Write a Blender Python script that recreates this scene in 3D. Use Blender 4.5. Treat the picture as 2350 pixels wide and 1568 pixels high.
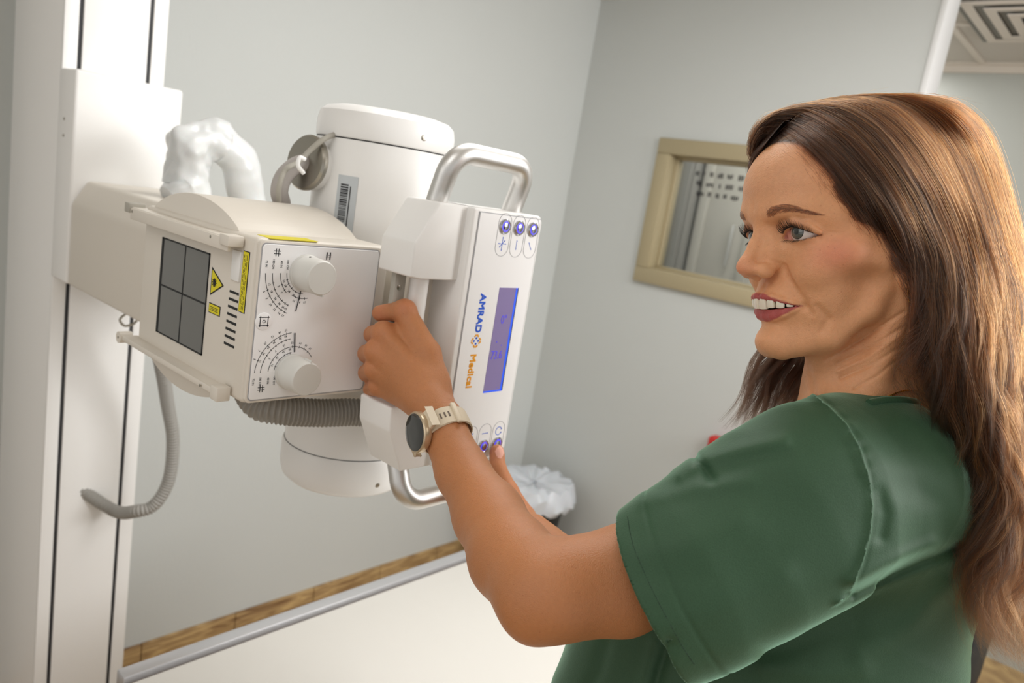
import bpy, bmesh, math, random, os
import numpy as np
from mathutils import Vector, Matrix, noise
random.seed(7); rng=np.random.default_rng(7)
for o in list(bpy.data.objects): bpy.data.objects.remove(o)
SC=bpy.context.scene; COL=SC.collection
PI=math.pi
# ---------------------------------------------------------------- camera
F_PX,CX,CY=1750.0,1175.0,784.0
AX=Vector((0.65959721,0.03787866,-0.75066419)); AY=Vector((-0.73463074,0.24363127,-0.63321519)); AZ=Vector((0.15889993,0.96912796,0.18852534))
CAM=Vector((0,0,1.6))
cd=bpy.data.cameras.new('camera'); cam=bpy.data.objects.new('camera',cd); COL.objects.link(cam); SC.camera=cam
R3=Matrix((AX,AY,AZ))
cam.matrix_world=Matrix.Translation(CAM)@R3.to_4x4()
cd.sensor_width=36; cd.sensor_fit='HORIZONTAL'; cd.lens=F_PX/2350*36; cd.clip_start=.02; cd.clip_end=50
cd.dof.use_dof=True; cd.dof.focus_distance=.71; cd.dof.aperture_fstop=6.3
def ray(px,py): return R3@Vector(((px-CX)/F_PX,(CY-py)/F_PX,-1.0))
def hit(px,py,ax,val):
    r=ray(px,py); return CAM+r*((val-CAM[ax])/r[ax])
def P(px,py,d): return CAM+ray(px,py)*d
# ---------------------------------------------------------------- world, lights, exposure
w=bpy.data.worlds.new('world'); SC.world=w; w.use_nodes=True
bg=w.node_tree.nodes['Background']; bg.inputs[0].default_value=(1.0,.99,.97,1); bg.inputs[1].default_value=.58
def area(name,loc,target,sx,sy,power,color=(1,1,1)):
    l=bpy.data.lights.new(name,'AREA'); l.shape='RECTANGLE'; l.size=sx; l.size_y=sy; l.energy=power; l.color=color
    o=bpy.data.objects.new(name,l); COL.objects.link(o); o.location=loc
    o.rotation_euler=(Vector(target)-Vector(loc)).to_track_quat('-Z','Y').to_euler(); return o
area('wall_fill_light',(1.5,-.3,2.38),(2.66,.9,1.0),.5,1.0,19,(1,.99,.98))  # added fill aimed at the right wall to brighten it, no fixture there
area('window_light',(2.15,-1.35,2.15),(0.6,.7,1.25),1.2,1.2,45,(1,.995,.985))
area('left_fill_light',(-1.5,1.0,1.75),(.7,.5,1.45),1.1,1.1,3.8,(1,.96,.90))  # added warm fill for the face and left-facing sides, no window modelled
area('back_fill_light',(1.25,-.95,2.40),(.9,.1,1.2),.6,1.2,8,(1,.99,.975))  # added fill that brightens her back where hair blocks the key
area('ceiling_light_main',(1.3,.9,2.40),(1.3,.9,0),1.2,.6,11.5,(1,.99,.975))
area('ceiling_light_rear',(-.6,.2,2.40),(-.6,.2,0),1.2,.6,7,(1,.99,.975))
area('ceiling_light_hall',(3.2,1.3,2.38),(3.3,1.3,0),.5,.9,12.0,(1,.99,.975))
SC.view_settings.view_transform='Standard'; SC.view_settings.look='None'; SC.view_settings.gamma=1
SC.view_settings.exposure=0.05
try: SC.view_settings.use_curve_mapping=False
except Exception: pass
SC.cycles.use_denoising=True
# ---------------------------------------------------------------- materials
def lin(c): return tuple(((v/255)/12.92 if v/255<=.04045 else ((v/255+.055)/1.055)**2.4) for v in c)+(1,)
def mat(name,rgb,rough=.5,metal=0,bump=0,bscale=200,spec=None,coat=0,emit=None,es=1,var=0,vscale=5,sss=0):
    m=bpy.data.materials.new(name); m.use_nodes=True; nt=m.node_tree; b=nt.nodes['Principled BSDF']
    c=lin(rgb) if max(rgb)>1.001 else tuple(rgb)+(1,)
    b.inputs['Base Color'].default_value=c; b.inputs['Roughness'].default_value=rough; b.inputs['Metallic'].default_value=metal
    if spec is not None: b.inputs['Specular IOR Level'].default_value=spec
    if coat: b.inputs['Coat Weight'].default_value=coat
    if sss: b.inputs['Subsurface Weight'].default_value=sss; b.inputs['Subsurface Scale'].default_value=.004
    if emit: b.inputs['Emission Color'].default_value=lin(emit); b.inputs['Emission Strength'].default_value=es
    tc=nt.nodes.new('ShaderNodeTexCoord')
    if bump:
        n=nt.nodes.new('ShaderNodeTexNoise'); n.inputs['Scale'].default_value=bscale; n.inputs['Detail'].default_value=3
        bp=nt.nodes.new('ShaderNodeBump'); bp.inputs['Strength'].default_value=bump; bp.inputs['Distance'].default_value=.002
        nt.links.new(tc.outputs['Object'],n.inputs['Vector']); nt.links.new(n.outputs['Fac'],bp.inputs['Height']); nt.links.new(bp.outputs['Normal'],b.inputs['Normal'])
    if var:
        n=nt.nodes.new('ShaderNodeTexNoise'); n.inputs['Scale'].default_value=vscale; n.inputs['Detail'].default_value=4
        mx=nt.nodes.new('ShaderNodeMix'); mx.data_type='RGBA'
        mx.inputs[6].default_value=tuple(x*(1-var) for x in c[:3])+(1,); mx.inputs[7].default_value=tuple(min(1,x*(1+var)) for x in c[:3])+(1,)
        nt.links.new(tc.outputs['Object'],n.inputs['Vector']); nt.links.new(n.outputs['Fac'],mx.inputs[0]); nt.links.new(mx.outputs[2],b.inputs['Base Color'])
    return m
M={}
M['wall']=mat('wall_paint',(199,202,200),.75,bump=.25,bscale=90,var=.02,vscale=2)
M['wall_end']=mat('corner_trim_paint',(226,226,226),.6,bump=.02)
M['ceil']=mat('ceiling_white',(222,220,214),.9,bump=.1)
M['tile']=mat('ceiling_tile',(196,190,182),.9,bump=.4,bscale=60)
M['grid']=mat('ceiling_grid_metal',(214,205,194),.5,bump=.02)
M['hallwall']=mat('hall_paint',(176,178,172),.8,bump=.1)
M['white']=mat('machine_white',(241,240,238),.38,bump=.015,bscale=300)
M['ivory']=mat('machine_ivory',(224,217,206),.42,bump=.02,bscale=400)
M['panelwhite']=mat('faceplate_white',(250,250,251),.3,bump=.01)
M['knob']=mat('knob_grey_plastic',(214,213,208),.4,bump=.02,bscale=500)
M['black']=mat('black_rubber',(22,24,25),.6,bump=.05)
M['dark']=mat('dark_gap',(40,40,42),.6,bump=.02)
M['ink']=mat('black_ink',(30,30,34),.6,bump=.01)
M['inkblue']=mat('blue_ink',(42,98,214),.5,bump=.01)
M['logo_blue']=mat('logo_blue',(22,92,222),.45,bump=.01)
M['logo_gold']=mat('logo_gold',(246,170,26),.45,bump=.01)
M['yellow']=mat('warning_yellow',(228,214,20),.45,bump=.01)
M['groove']=mat('grey_groove',(168,168,172),.5,bump=.01)
M['steel']=mat('brushed_aluminium',(222,221,219),.42,1,bump=.05,bscale=600)
M['screw']=mat('screw_steel',(170,165,155),.3,1,bump=.02)
M['chrome']=mat('chrome',(200,200,205),.12,1,bump=.01)
M['ledblue']=mat('button_glow',(90,80,235),.3,emit=(90,80,255),es=.6)
M['lcd']=mat('lcd_panel',(132,120,156),.18,emit=(120,104,165),es=.24,bump=.01)
M['lcdedge']=mat('lcd_edge_light',(40,80,200),.3,emit=(38,84,225),es=.7)
M['lcdink']=mat('lcd_digit',(86,78,200),.3,emit=(90,80,225),es=.35)
M['glassdark']=mat('beam_window_glass',(104,104,102),.12,coat=.5,bump=.004,bscale=10)
M['hose']=mat('ribbed_hose_grey',(152,149,143),.5,bump=.03)
M['cable']=mat('cable_grey',(176,170,166),.45,bump=.05)
M['sleeve']=mat('plastic_sleeve',(212,214,214),.28,bump=.3,bscale=30,sss=.1)
M['table']=mat('table_top_cream',(224,221,215),.35,bump=.01,var=.01,vscale=3)
M['rail']=mat('table_rail_aluminium',(205,205,208),.35,.6,bump=.02)
M['brown']=mat('table_channel',(110,96,84),.6,bump=.03)
M['frame']=mat('window_frame_tan',(168,155,124),.5,bump=.04)
M['bag']=mat('bin_liner',(205,209,215),.3,bump=.5,bscale=25,sss=.1)
M['bin']=mat('bin_black',(30,29,28),.5,bump=.03)
M['red']=mat('red_plastic',(190,40,34),.4,bump=.02)
M['greyd']=mat('dark_grey_panel',(120,118,112),.6,bump=.03)
M['greym']=mat('mid_grey_panel',(172,168,158),.6,bump=.03)
M['label']=mat('grey_label',(196,202,206),.5,bump=.01)
M['redink']=mat('red_ink',(196,40,46),.5,bump=.01)
M['clear']=None
def glass_mat():
    m=bpy.data.materials.new('window_glass'); m.use_nodes=True; nt=m.node_tree; b=nt.nodes['Principled BSDF']
    b.inputs['Transmission Weight'].default_value=1; b.inputs['Roughness'].default_value=.02; b.inputs['IOR'].default_value=1.45
    b.inputs['Base Color'].default_value=(.93,.95,.94,1); return m
M['glass']=glass_mat()
def wood_mat():
    m=mat('wood_look_tile',(176,140,96),.45); nt=m.node_tree; b=nt.nodes['Principled BSDF']
    tc=nt.nodes.new('ShaderNodeTexCoord'); mp=nt.nodes.new('ShaderNodeMapping'); mp.inputs['Scale'].default_value=(4,4,30)
    n=nt.nodes.new('ShaderNodeTexNoise'); n.inputs['Scale'].default_value=1.6; n.inputs['Detail'].default_value=8; n.inputs['Distortion'].default_value=1.6
    cr=nt.nodes.new('ShaderNodeValToRGB'); e=cr.color_ramp.elements; e[0].position=.3; e[0].color=lin((120,88,56)); e[1].position=.72; e[1].color=lin((205,174,122))
    nt.links.new(tc.outputs['Object'],mp.inputs[0]); nt.links.new(mp.outputs[0],n.inputs['Vector']); nt.links.new(n.outputs['Fac'],cr.inputs[0]); nt.links.new(cr.outputs[0],b.inputs['Base Color'])
    return m
M['wood']=wood_mat()
# ---------------------------------------------------------------- mesh helpers
class MB:
    def __init__(s): s.v=[]; s.f=[]; s.sm=[]
    def add(s,vs,fs,smooth=False):
        n=len(s.v); s.v+= [tuple(v) for v in vs]; s.f+=[tuple(i+n for i in f) for f in fs]; s.sm+=[smooth]*len(fs); return s
    def box(s,a,b,bev=0,seg=2):
        bm=bmesh.new(); bmesh.ops.create_cube(bm,size=1)
        a=Vector(a); b=Vector(b)
        for v in bm.verts: v.co=Vector([(a[i]+b[i])/2+v.co[i]*abs(b[i]-a[i]) for i in range(3)])
        if bev: bmesh.ops.bevel(bm,geom=bm.edges[:]+bm.verts[:],offset=bev,segments=seg,profile=.5,affect='EDGES')
        return s.bm(bm,bev>0)
    def bm(s,bm,smooth=False):
        bm.verts.index_update(); s.add([v.co[:] for v in bm.verts],[[v.index for v in f.verts] for f in bm.faces],smooth); bm.free(); return s
    def prism(s,poly,ax,a,b,bev=0,seg=2):
        # poly: 2D points in the two other axes order
        o=[i for i in range(3) if i!=ax]
        def mk(p,c): v=[0,0,0]; v[o[0]]=p[0]; v[o[1]]=p[1]; v[ax]=c; return Vector(v)
        bm=bmesh.new(); A=[bm.verts.new(mk(p,a)) for p in poly]; B=[bm.verts.new(mk(p,b)) for p in poly]
        bm.faces.new(A); bm.faces.new(B[::-1]); n=len(poly)
        for i in range(n): bm.faces.new((A[i],B[i],B[(i+1)%n],A[(i+1)%n]))
        bmesh.ops.recalc_face_normals(bm,faces=bm.faces[:])
        if bev: bmesh.ops.bevel(bm,geom=bm.edges[:],offset=bev,segments=seg,profile=.5,affect='EDGES')
        return s.bm(bm,bev>0)
    def lathe(s,c,d,prof,n=48,smooth=True,cap=True):
        # prof list of (radius, distance along d)
        d=Vector(d).normalized(); u=d.orthogonal().normalized(); w=d.cross(u); c=Vector(c); vs=[]; fs=[]
        for r,t in prof:
            for k in range(n):
                a=2*PI*k/n; vs.append(c+d*t+(u*math.cos(a)+w*math.sin(a))*max(r,1e-5))
        for i in range(len(prof)-1):
            for k in range(n):
                k2=(k+1)%n; fs.append((i*n+k,i*n+k2,(i+1)*n+k2,(i+1)*n+k))
        if cap:
            fs.append(tuple(range(n))[::-1]); fs.append(tuple((len(prof)-1)*n+k for k in range(n)))
        return s.add(vs,fs,smooth)
    def tube(s,pts,r,n=16,closed=False,smooth=True,rib=0,sub=1):
        pts=[Vector(p) for p in pts]; m=len(pts)
        rs=r if isinstance(r,(list,tuple)) else [r]*m
        vs=[];fs=[]; pu=None
        for i,p in enumerate(pts):
            t=(pts[(i+1)%m]-pts[i-1]) if closed else (pts[min(i+1,m-1)]-pts[max(i-1,0)])
            t.normalize()
            u=(t.orthogonal() if pu is None else pu-t*pu.dot(t)).normalized(); pu=u; w=t.cross(u)
            for k in range(n):
                a=2*PI*k/n; vs.append(p+(u*math.cos(a)+w*math.sin(a))*rs[i])
        for i in range(m if closed else m-1):
            j=(i+1)%m
            for k in range(n):
                k2=(k+1)%n; fs.append((i*n+k,i*n+k2,j*n+k2,j*n+k))
        if not closed: fs.append(tuple(range(n))[::-1]); fs.append(tuple((m-1)*n+k for k in range(n)))
        return s.add(vs,fs,smooth)
    def build(s,name,m,parent=None):
        return mesh_obj(name,s.v,s.f,m,parent,s.sm)
def mesh_obj(name,vs,fs,m,parent=None,smooth=True):
    me=bpy.data.meshes.new(name); me.from_pydata([tuple(v) for v in vs],[],[tuple(f) for f in fs]); me.update()
    if isinstance(smooth,list): me.polygons.foreach_set('use_smooth',smooth)
    elif smooth: me.polygons.foreach_set('use_smooth',[True]*len(me.polygons))
    if any(smooth) if isinstance(smooth,list) else smooth:
        try: me.set_sharp_from_angle(angle=math.radians(35))
        except Exception: pass
    bm=bmesh.new(); bm.from_mesh(me); bmesh.ops.recalc_face_normals(bm,faces=bm.faces[:]); bm.to_mesh(me); bm.free()
    if m: me.materials.append(m)
    o=bpy.data.objects.new(name,me); COL.objects.link(o); link(o,parent); return o
def link(o,parent):
    if parent is not None:
        o.parent=parent; o.matrix_parent_inverse=Matrix.Translation(-WL[parent.name]) if parent.name in WL else Matrix()
WL={}
def tag(o,label=None,cat=None,group=None,kind=None):
    if label: o['label']=label
    if cat: o['category']=cat
    if group: o['group']=group
    if kind: o['kind']=kind
    return o
def empty(name,loc,label,cat,group=None):
    o=bpy.data.objects.new(name,None); COL.objects.link(o); o.location=loc; o.empty_display_size=.05; WL[o.name]=Vector(loc); return tag(o,label,cat,group)
def spline(pts,n=12,closed=False):
    pts=[Vector(p) for p in pts]; out=[]; m=len(pts)
    rng_=range(m if closed else m-1)
    for i in rng_:
        p0=pts[(i-1)%m] if closed or i>0 else pts[0]*2-pts[1]; p1=pts[i]; p2=pts[(i+1)%m]
        p3=pts[(i+2)%m] if closed or i+2<m else pts[-1]*2-pts[-2]
        for k in range(n):
            t=k/n; out.append(.5*((2*p1)+(p2-p0)*t+(2*p0-5*p1+4*p2-p3)*t*t+(3*p1-p0-3*p2+p3)*t**3))
    if not closed: out.append(pts[-1])
    return out
def struct(name,mb,m): return tag(mb.build(name,m),kind='structure')
def text_mesh(name,txt,size,loc,xdir,updir,m,parent,bold=0,sx=1.0,extr=.0003,align='CENTER',spacing=1.0,fat=0):
    c=bpy.data.curves.new(name,'FONT'); c.body=txt; c.size=size; c.align_x=align; c.align_y='CENTER'; c.extrude=extr; c.offset=bold; c.space_character=spacing; c.resolution_u=3
    t=bpy.data.objects.new('tmp',c); COL.objects.link(t)
    dg=bpy.context.evaluated_depsgraph_get(); me=bpy.data.meshes.new_from_object(t.evaluated_get(dg)); 
    if fat:
        bm=bmesh.new()
        for i_,(a,b) in enumerate(((-1,-1),(1,-1),(-1,1),(1,1),(0,0))):
            n0=len(bm.verts); bm.from_mesh(me); bm.verts.ensure_lookup_table(); dv=Vector((a*fat,b*fat,i_*.00005))
            for v in bm.verts[n0:]: v.co+=dv
        bm.to_mesh(me); bm.free()
    x=Vector(xdir).normalized(); z=x.cross(Vector(updir)).normalized(); y=z.cross(x)
    mm=Matrix((x*sx,y,z)).transposed().to_4x4(); mm.translation=Vector(loc); me.transform(mm)
    bpy.data.objects.remove(t); me.materials.clear(); me.materials.append(m); me.name=name
    o=bpy.data.objects.new(name,me); COL.objects.link(o); link(o,parent); return o
# ================================================================ ROOM
YB,XR,ZC=2.067,2.66,2.43
struct('floor',MB().box((-2.5,-2.2,-.05),(3.9,2.3,0)),M['wood'])
struct('wall_back',MB().box((-2.5,YB,0),(3.86,YB+.12,2.6)),M['wall'])
# right wall with window opening
WY0,WY1,WZ0,WZ1=.98,1.652,1.338,1.903
wr=MB(); 
wr.box((XR,.765,0),(XR+.12,YB,WZ0)); wr.box((XR,.765,WZ1),(XR+.12,YB,2.6)); wr.box((XR,.765,WZ0),(XR+.12,WY0,WZ1)); wr.box((XR,WY1,WZ0),(XR+.12,YB,WZ1))
struct('wall_right',wr,M['wall'])
struct('trim_1',MB().box((XR-.004,.745,0),(XR+.124,.765,2.43),.003),M['wall_end'])
struct('ceiling',MB().box((-2.5,-2.2,ZC),(XR+.12,2.2,ZC+.06)),M['ceil'])
struct('wall_hall',MB().box((3.74,-2.2,0),(3.86,2.2,2.6)),M['hallwall'])
bl=MB(); x=-2.4
while x<XR-.02:
    x2=min(x+.305,XR-.012); bl.box((x+.0015,YB-.012,0),(x2-.0015,YB,.1),.001); x=x2+.0001
struct('baseboard_back',bl,M['wood'])
bl=MB(); y=.765
while y<YB-.03:
    y2=min(y+.305,YB-.013); bl.box((XR-.012,y+.0015,0),(XR,y2-.0015,.1),.001); y=y2+.0001
struct('baseboard_right',bl,M['wood'])
# window
def ringbox(mb,x0,x1,y0,y1,z0,z1,t):
    mb.box((x0,y0,z0),(x1,y1,z0+t),.004); mb.box((x0,y0,z1-t),(x1,y1,z1),.004); mb.box((x0,y0,z0+t),(x1,y0+t,z1-t),.004); mb.box((x0,y1-t,z0+t),(x1,y1,z1-t),.004); return mb
f1=ringbox(MB(),XR-.022,XR+.0,WY0,WY1,WZ0,WZ1,.060); ringbox(f1,XR-.012,XR+.05,WY0+.04,WY1-.04,WZ0+.04,WZ1-.04,.022); ringbox(f1,XR+.03,XR+.075,WY0+.055,WY1-.055,WZ0+.055,WZ1-.055,.018)
wf=struct('window_1',f1,M['frame'])
gp=MB().box((XR+.05,WY0+.07,WZ0+.07),(XR+.056,WY1-.07,WZ1-.07)).build('pane',M['glass'],wf)
# sign lettering seen from behind on the pane (small illegible printed marks)
r2=random.Random(3); tm=MB()
for row in range(3):
    y=WY1-.15-.01*row
    z=WZ1-.115-.037*row
    while y>WY0+.09:
        wd=r2.uniform(.012,.04); 
        for k in range(int(wd/.008)): 
            yy=y-k*.008; tm.box((XR+.0445,yy-.0055,z-r2.uniform(.006,.011)),(XR+.0449,yy,z+r2.uniform(.005,.011)))
        y-=wd+.014
tm.build('sign_marks',M['ink'],wf)
# far ceiling tiles and grid
tl=MB(); gr=MB()
for gx in np.arange(2.78,3.74,.16*3):
    pass
y=-2.2
while y<2.2:
    tl.box((XR+.12,y+.004,ZC+.006),(3.735,y+.606,ZC+.03)); gr.box((XR+.12,y-.012,ZC),(3.735,y+.012,ZC+.012)); y+=.61
for x in (3.12,): gr.box((x-.012,-2.2,ZC-.001),(x+.012,2.2,ZC+.011))
gr.box((3.70,-2.2,ZC-.002),(3.74,2.2,ZC+.01)); gr.box((3.725,-2.2,ZC-.03),(3.74,2.2,ZC+.0))
struct('ceiling_hall',tl,M['tile']); struct('trim_2',gr,M['grid'])
vent=empty('ceiling_vent',(3.0,.62,ZC-.004),'louvred square air vent in the tiled ceiling beyond the wall','vent')
vb=MB().box((2.80,.25,ZC-.006),(3.33,.78,ZC+.004)); vb.build('backing',M['greyd'],vent)
for k in range(4):
    a=.02+k*.06; m_=MB(); x0,x1,y0,y1=2.80+a,3.33-a,.25+a,.78-a; z=ZC-.012-.004*k
    m_.box((x0,y0,z),(x1,y0+.03,z+.004)); m_.box((x0,y1-.03,z),(x1,y1,z+.004)); m_.box((x0,y0+.03,z),(x0+.03,y1-.03,z+.004)); m_.box((x1-.03,y0+.03,z),(x1,y1-.03,z+.004))
    m_.build('slat',M['grid'],vent)
# cabinet in the room behind the window
cb=empty('wall_cabinet',(3.5,1.99,0),'narrow dark grey cabinet seen through the left of the interior window','cabinet')
MB().box((3.42,1.90,.9),(3.735,2.06,2.2),.004).build('body',M['greyd'],cb)
MB().box((3.40,1.915,.95),(3.42,2.05,2.15),.004).build('door',M['greyd'],cb)
c2=empty('storage_cupboard',(3.55,1.7,0),'pale grey cupboard beside the dark cabinet, behind the window glass','cupboard')
MB().box((3.50,1.55,.9),(3.735,1.895,2.2),.004).build('body',M['greym'],c2)
d_=MB().box((3.48,1.56,.95),(3.50,1.88,2.15),.004); ringbox(d_,3.470,3.482,1.56,1.88,.95,2.15,.05); d_.build('door',M['greym'],c2)
MB().box((3.455,1.66,1.42),(3.47,1.672,1.62),.003).build('handle',M['steel'],c2)
# ---------------------------------------------------------------- waste bin
bn=empty('waste_bin',(2.45,1.80,0),'black waste bin with a loose white liner folded over its rim','waste bin')
MB().lathe((2.42,1.80,0),(0,0,1),[(.10,0),(.105,.01),(.145,.43),(.138,.43),(.1,.02)],40).build('bin_body',M['bin'],bn)
vs=[];fs=[];n=64;prof=[(.15,.40),(.170,.372),(.182,.395),(.176,.43),(.158,.462),(.12,.468),(.07,.455),(.02,.45),(.001,.449)]
for i,(r,z) in enumerate(prof):
    for k in range(n):
        a=2*PI*k/n; q=Vector((math.cos(a)*2.2,math.sin(a)*2.2,i*.5)); d=noise.noise(q*1.7)*.018+noise.noise(q*4)*.007
        vs.append((2.42+(r+d)*math.cos(a),1.80+(r+d)*math.sin(a),z+noise.noise(q*2+Vector((5,5,5)))*.03*(1 if i<2 else .7)))
for i in range(len(prof)-1):
    for k in range(n): fs.append((i*n+k,i*n+(k+1)%n,(i+1)*n+(k+1)%n,(i+1)*n+k))
mesh_obj('liner',vs,fs,M['bag'],bn)
# small red object near the wall
rd=tag(MB().box((2.60,1.00,.76),(2.655,1.176,.842),.012,3).build('sharps_container',M['red']),'red box on the grey wall, mostly hidden behind the shoulder','box')
# ================================================================ TABLE
tb=empty('exam_table',(1.2,.78,0),'cream flat-topped x-ray table with a pale metal side rail','table')
TX0=.484
MB().box((TX0,.40,.715),(1.42,1.082,.748),.003).build('table_top',M['table'],tb)
MB().box((TX0,1.082,.700),(1.42,1.094,.738)).build('channel',M['brown'],tb)
MB().box((TX0,1.094,.718),(1.42,1.122,.752),.003).build('side_rail',M['rail'],tb)
MB().box((TX0+.15,.50,.0),(1.3,1.0,.06),.01).box((TX0+.25,.58,.06),(1.2,.92,.715),.01).build('pedestal',M['white'],tb)

# dark chair behind the woman, mostly outside the frame
q=P(2330,1500,1.75); bc=empty('office_chair',(q.x,q.y,0),'dark upholstered chair with brown wooden legs behind the woman','chair')
cx_,cy_=q.x+.10,q.y-.10
MB().box((cx_-.22,cy_-.22,.42),(cx_+.22,cy_+.22,.49),.02,3).build('seat',M['black'],bc)
MB().box((cx_-.21,cy_+.17,.52),(cx_+.21,cy_+.22,.86),.02,3).build('backrest',M['black'],bc)
M['legwood']=mat('chair_leg_wood',(92,64,42),.5,bump=.05)
for sx in (-1,1):
    for sy in (-1,1): MB().box((cx_+sx*.19-.018,cy_+sy*.19-.018,0),(cx_+sx*.19+.018,cy_+sy*.19+.018,.42 if sy<0 else .54),.004).build('leg',M['legwood'],bc)
# ================================================================ X-RAY COLUMN, CARRIAGE, ARM
cx0,cx1,cy0,cy1=.533,.722,1.64,1.925
xc=empty('tube_column',(.63,1.78,0),'tall white column with two dark vertical slots standing by the grey wall','column')
MB().box((cx0,cy0+.006,.03),(cx1,cy1,2.42),.004).box((cx0,cy0,.03),(.5585,cy0+.01,2.42),.002).box((.5655,cy0-.002,.03),(.685,cy0+.01,2.42),.002).box((.693,cy0,.03),(cx1,cy0+.01,2.42),.002).build('column_body',M['white'],xc)
for a,b in ((.5585,.5655),(.685,.693)): MB().box((a,cy0+.003,.03),(b,cy0+.0062,2.42)).build('slot',M['dark'],xc)
MB().box((cx0-.03,cy0-.02,0),(cx1+.03,cy1+.02,.03),.006).build('base',M['rail'],xc)
ca=empty('carriage',(.63,1.6,1.3),'white carriage block and beige square arm riding on the column','tube carriage')
MB().box((.528,1.555,1.30),(.724,1.638,1.693),.006,3).build('carriage_body',M['white'],ca)
arm=[(.53,1.30),(.53,1.452),(.556,1.497),(.735,1.497),(.735,1.30)]
MB().prism(arm,1,1.0,1.553,.006,3).build('arm',M['ivory'],ca)
for z in (1.602,1.572): MB().lathe((.5275,1.60,z),(-1,0,0),[(.0025,0),(.0025,.0012),(.001,.0016)],16).build('screw',M['greym'],ca)
# ================================================================ X-RAY TUBE
xt=empty('x_ray_tube',(.70,.87,1.13),'upright white cylindrical x-ray tube housing with barcode sticker','x-ray tube')
TC=(.70,.88)
MB().lathe((TC[0],TC[1],1.2),(0,0,1),[(.0935,.0),(.0935,.40),(.0935,.4345)],96).build('housing',M['white'],xt)
MB().lathe((TC[0],TC[1],1.637),(0,0,1),[(.09,-.004),(.0945,0),(.0955,.002),(.0953,.022),(.0925,.034),(.085,.0405),(.07,.044),(.03,.045)],96).build('end_cap',M['white'],xt)
MB().lathe((TC[0],TC[1],1.199),(0,0,-1),[(.09,-.004),(.0945,0),(.0965,.003),(.0965,.036),(.093,.05),(.084,.058),(.068,.061),(.03,.062)],96).build('end_cap',M['white'],xt)
for z in (1.6355,1.1995): MB().lathe((TC[0],TC[1],z),(0,0,1),[(.0939,-.0008),(.0943,0),(.0939,.0008)],96,cap=False).build('seam',M['dark'],xt)
def tube_pt(a,z,r=.0937): return Vector((TC[0]+math.cos(a)*r,TC[1]+math.sin(a)*r,z))
def tube_patch(mb,a0,a1,z0,z1,r=.0941,n=10):
    vs=[];fs=[]
    for i in range(n+1):
        a=a0+(a1-a0)*i/n; vs+=[tube_pt(a,z0,r),tube_pt(a,z1,r)]
    for i in range(n): fs.append((2*i,2*i+2,2*i+3,2*i+1))
    return mb.add(vs,fs)
# label: barcode sticker on the left side of the housing
for (px,py) in ():
    pass
A0=math.radians(196); A1=math.radians(214)
lb=tube_patch(MB(),A0,A1,1.497,1.588).build('sticker',M['label'],xt)
bars=MB(); r3=random.Random(5); z=1.577
while z>1.527:
    h=r3.choice([.0008,.0012,.002]); tube_patch(bars,A0+.06,A0+.18,z-h,z,.0945,4); z-=h+r3.choice([.0007,.0012])
tube_patch(bars,A0+.205,A0+.22,1.51,1.575,.0945,2)
bars.build('barcode',M['ink'],lb)
for (a,z) in ((math.radians(262),1.652),(math.radians(262),1.163)):
    MB().lathe(tube_pt(a,z,.0953),(math.cos(a),math.sin(a),0),[(.004,-.002),(.004,.0006),(.003,.0016),(.001,.0018)],16).build('screw',M['screw'],xt)
# trunnion that joins tube to arm and to the control panel
MB().box((.632,.90,1.33),(.775,.998,1.48),.012,3).build('trunnion',M['white'],xt)
MB().box((.64,.70,1.35),(.755,.82,1.49),.006,2).build('panel_bracket',M['ivory'],xt)
# cable socket horn
sc_=Vector((.632,.905,1.592)); sd=Vector((-1,-.12,.10)).normalized()
so=MB().lathe(sc_,sd,[(.030,-.01),(.030,.022),(.034,.026),(.034,.036)],48).build('cable_socket',M['white'],xt)
MB().lathe(sc_,sd,[(.0345,.036),(.037,.039),(.037,.044),(.0345,.047),(.02,.048)],48).build('clamp_ring',M['screw'],so)
q=sc_+Vector((0,-.0305,0)); mk=MB(); 
mk.box((q.x-.021,q.y-.0005,q.z-.001),(q.x-.015,q.y+.001,q.z+.001)).box((q.x-.019,q.y-.0006,q.z-.004),(q.x-.017,q.y+.001,q.z+.004)).build('red_mark',M['redink'],so)
hv=spline([hit(712,372,1,.90),hit(680,380,1,.90),hit(652,405,1,.905),hit(641,440,1,.91),hit(646,490,1,.92),(.57,.94,1.44)],10)
MB().tube(hv,.0115,20).build('high_voltage_cable',M['cable'],xt)
MB().tube(spline([hit(775,306,1,.87),hit(742,320,1,.87),hit(712,345,1,.88),hit(685,372,1,.885),hit(655,390,1,.885),hit(640,430,1,.885),hit(641,480,1,.90)],10),.0035,12).build('thin_cable',M['greym'],xt)
MB().tube(spline([hit(700,366,1,.868),hit(688,362,1,.868),hit(684,380,1,.868),hit(697,398,1,.868)],8,),.0028,10).build('cable_tie',M['white'],xt)
# ================================================================ COLLIMATOR
YF=.72; BX0,BX1,BZ0,BZ1=.425,.589,1.331,1.513; YR=.992
co=empty('collimator',(.5,.86,1.33),'boxy white collimator with two round knobs and a dark beam window','collimator')
MB().box((BX0,YF+.003,BZ0),(.604,YR,BZ1),.006,3).build('housing',M['ivory'],co)
# arched covers top and bottom (arc in the Y-Z plane, running along X)
def arch(z,s,h,y0=.765,y1=.985,x0=.430,x1=.588):
    L=(y1-y0)/2; c=(y0+y1)/2; pts=[(y0,z)]
    for k in range(1,24):
        t=-1+2*k/24; pts.append((c+L*t,z+s*h*(1-t*t)**.8))
    pts.append((y1,z)); return MB().prism(pts,0,x0,x1,.0015,2)
arch(BZ1-.004,1,.032).build('top_cover',M['ivory'],co)
arch(BZ0+.004,-1,.032).build('bottom_cover',M['ivory'],co)
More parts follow.
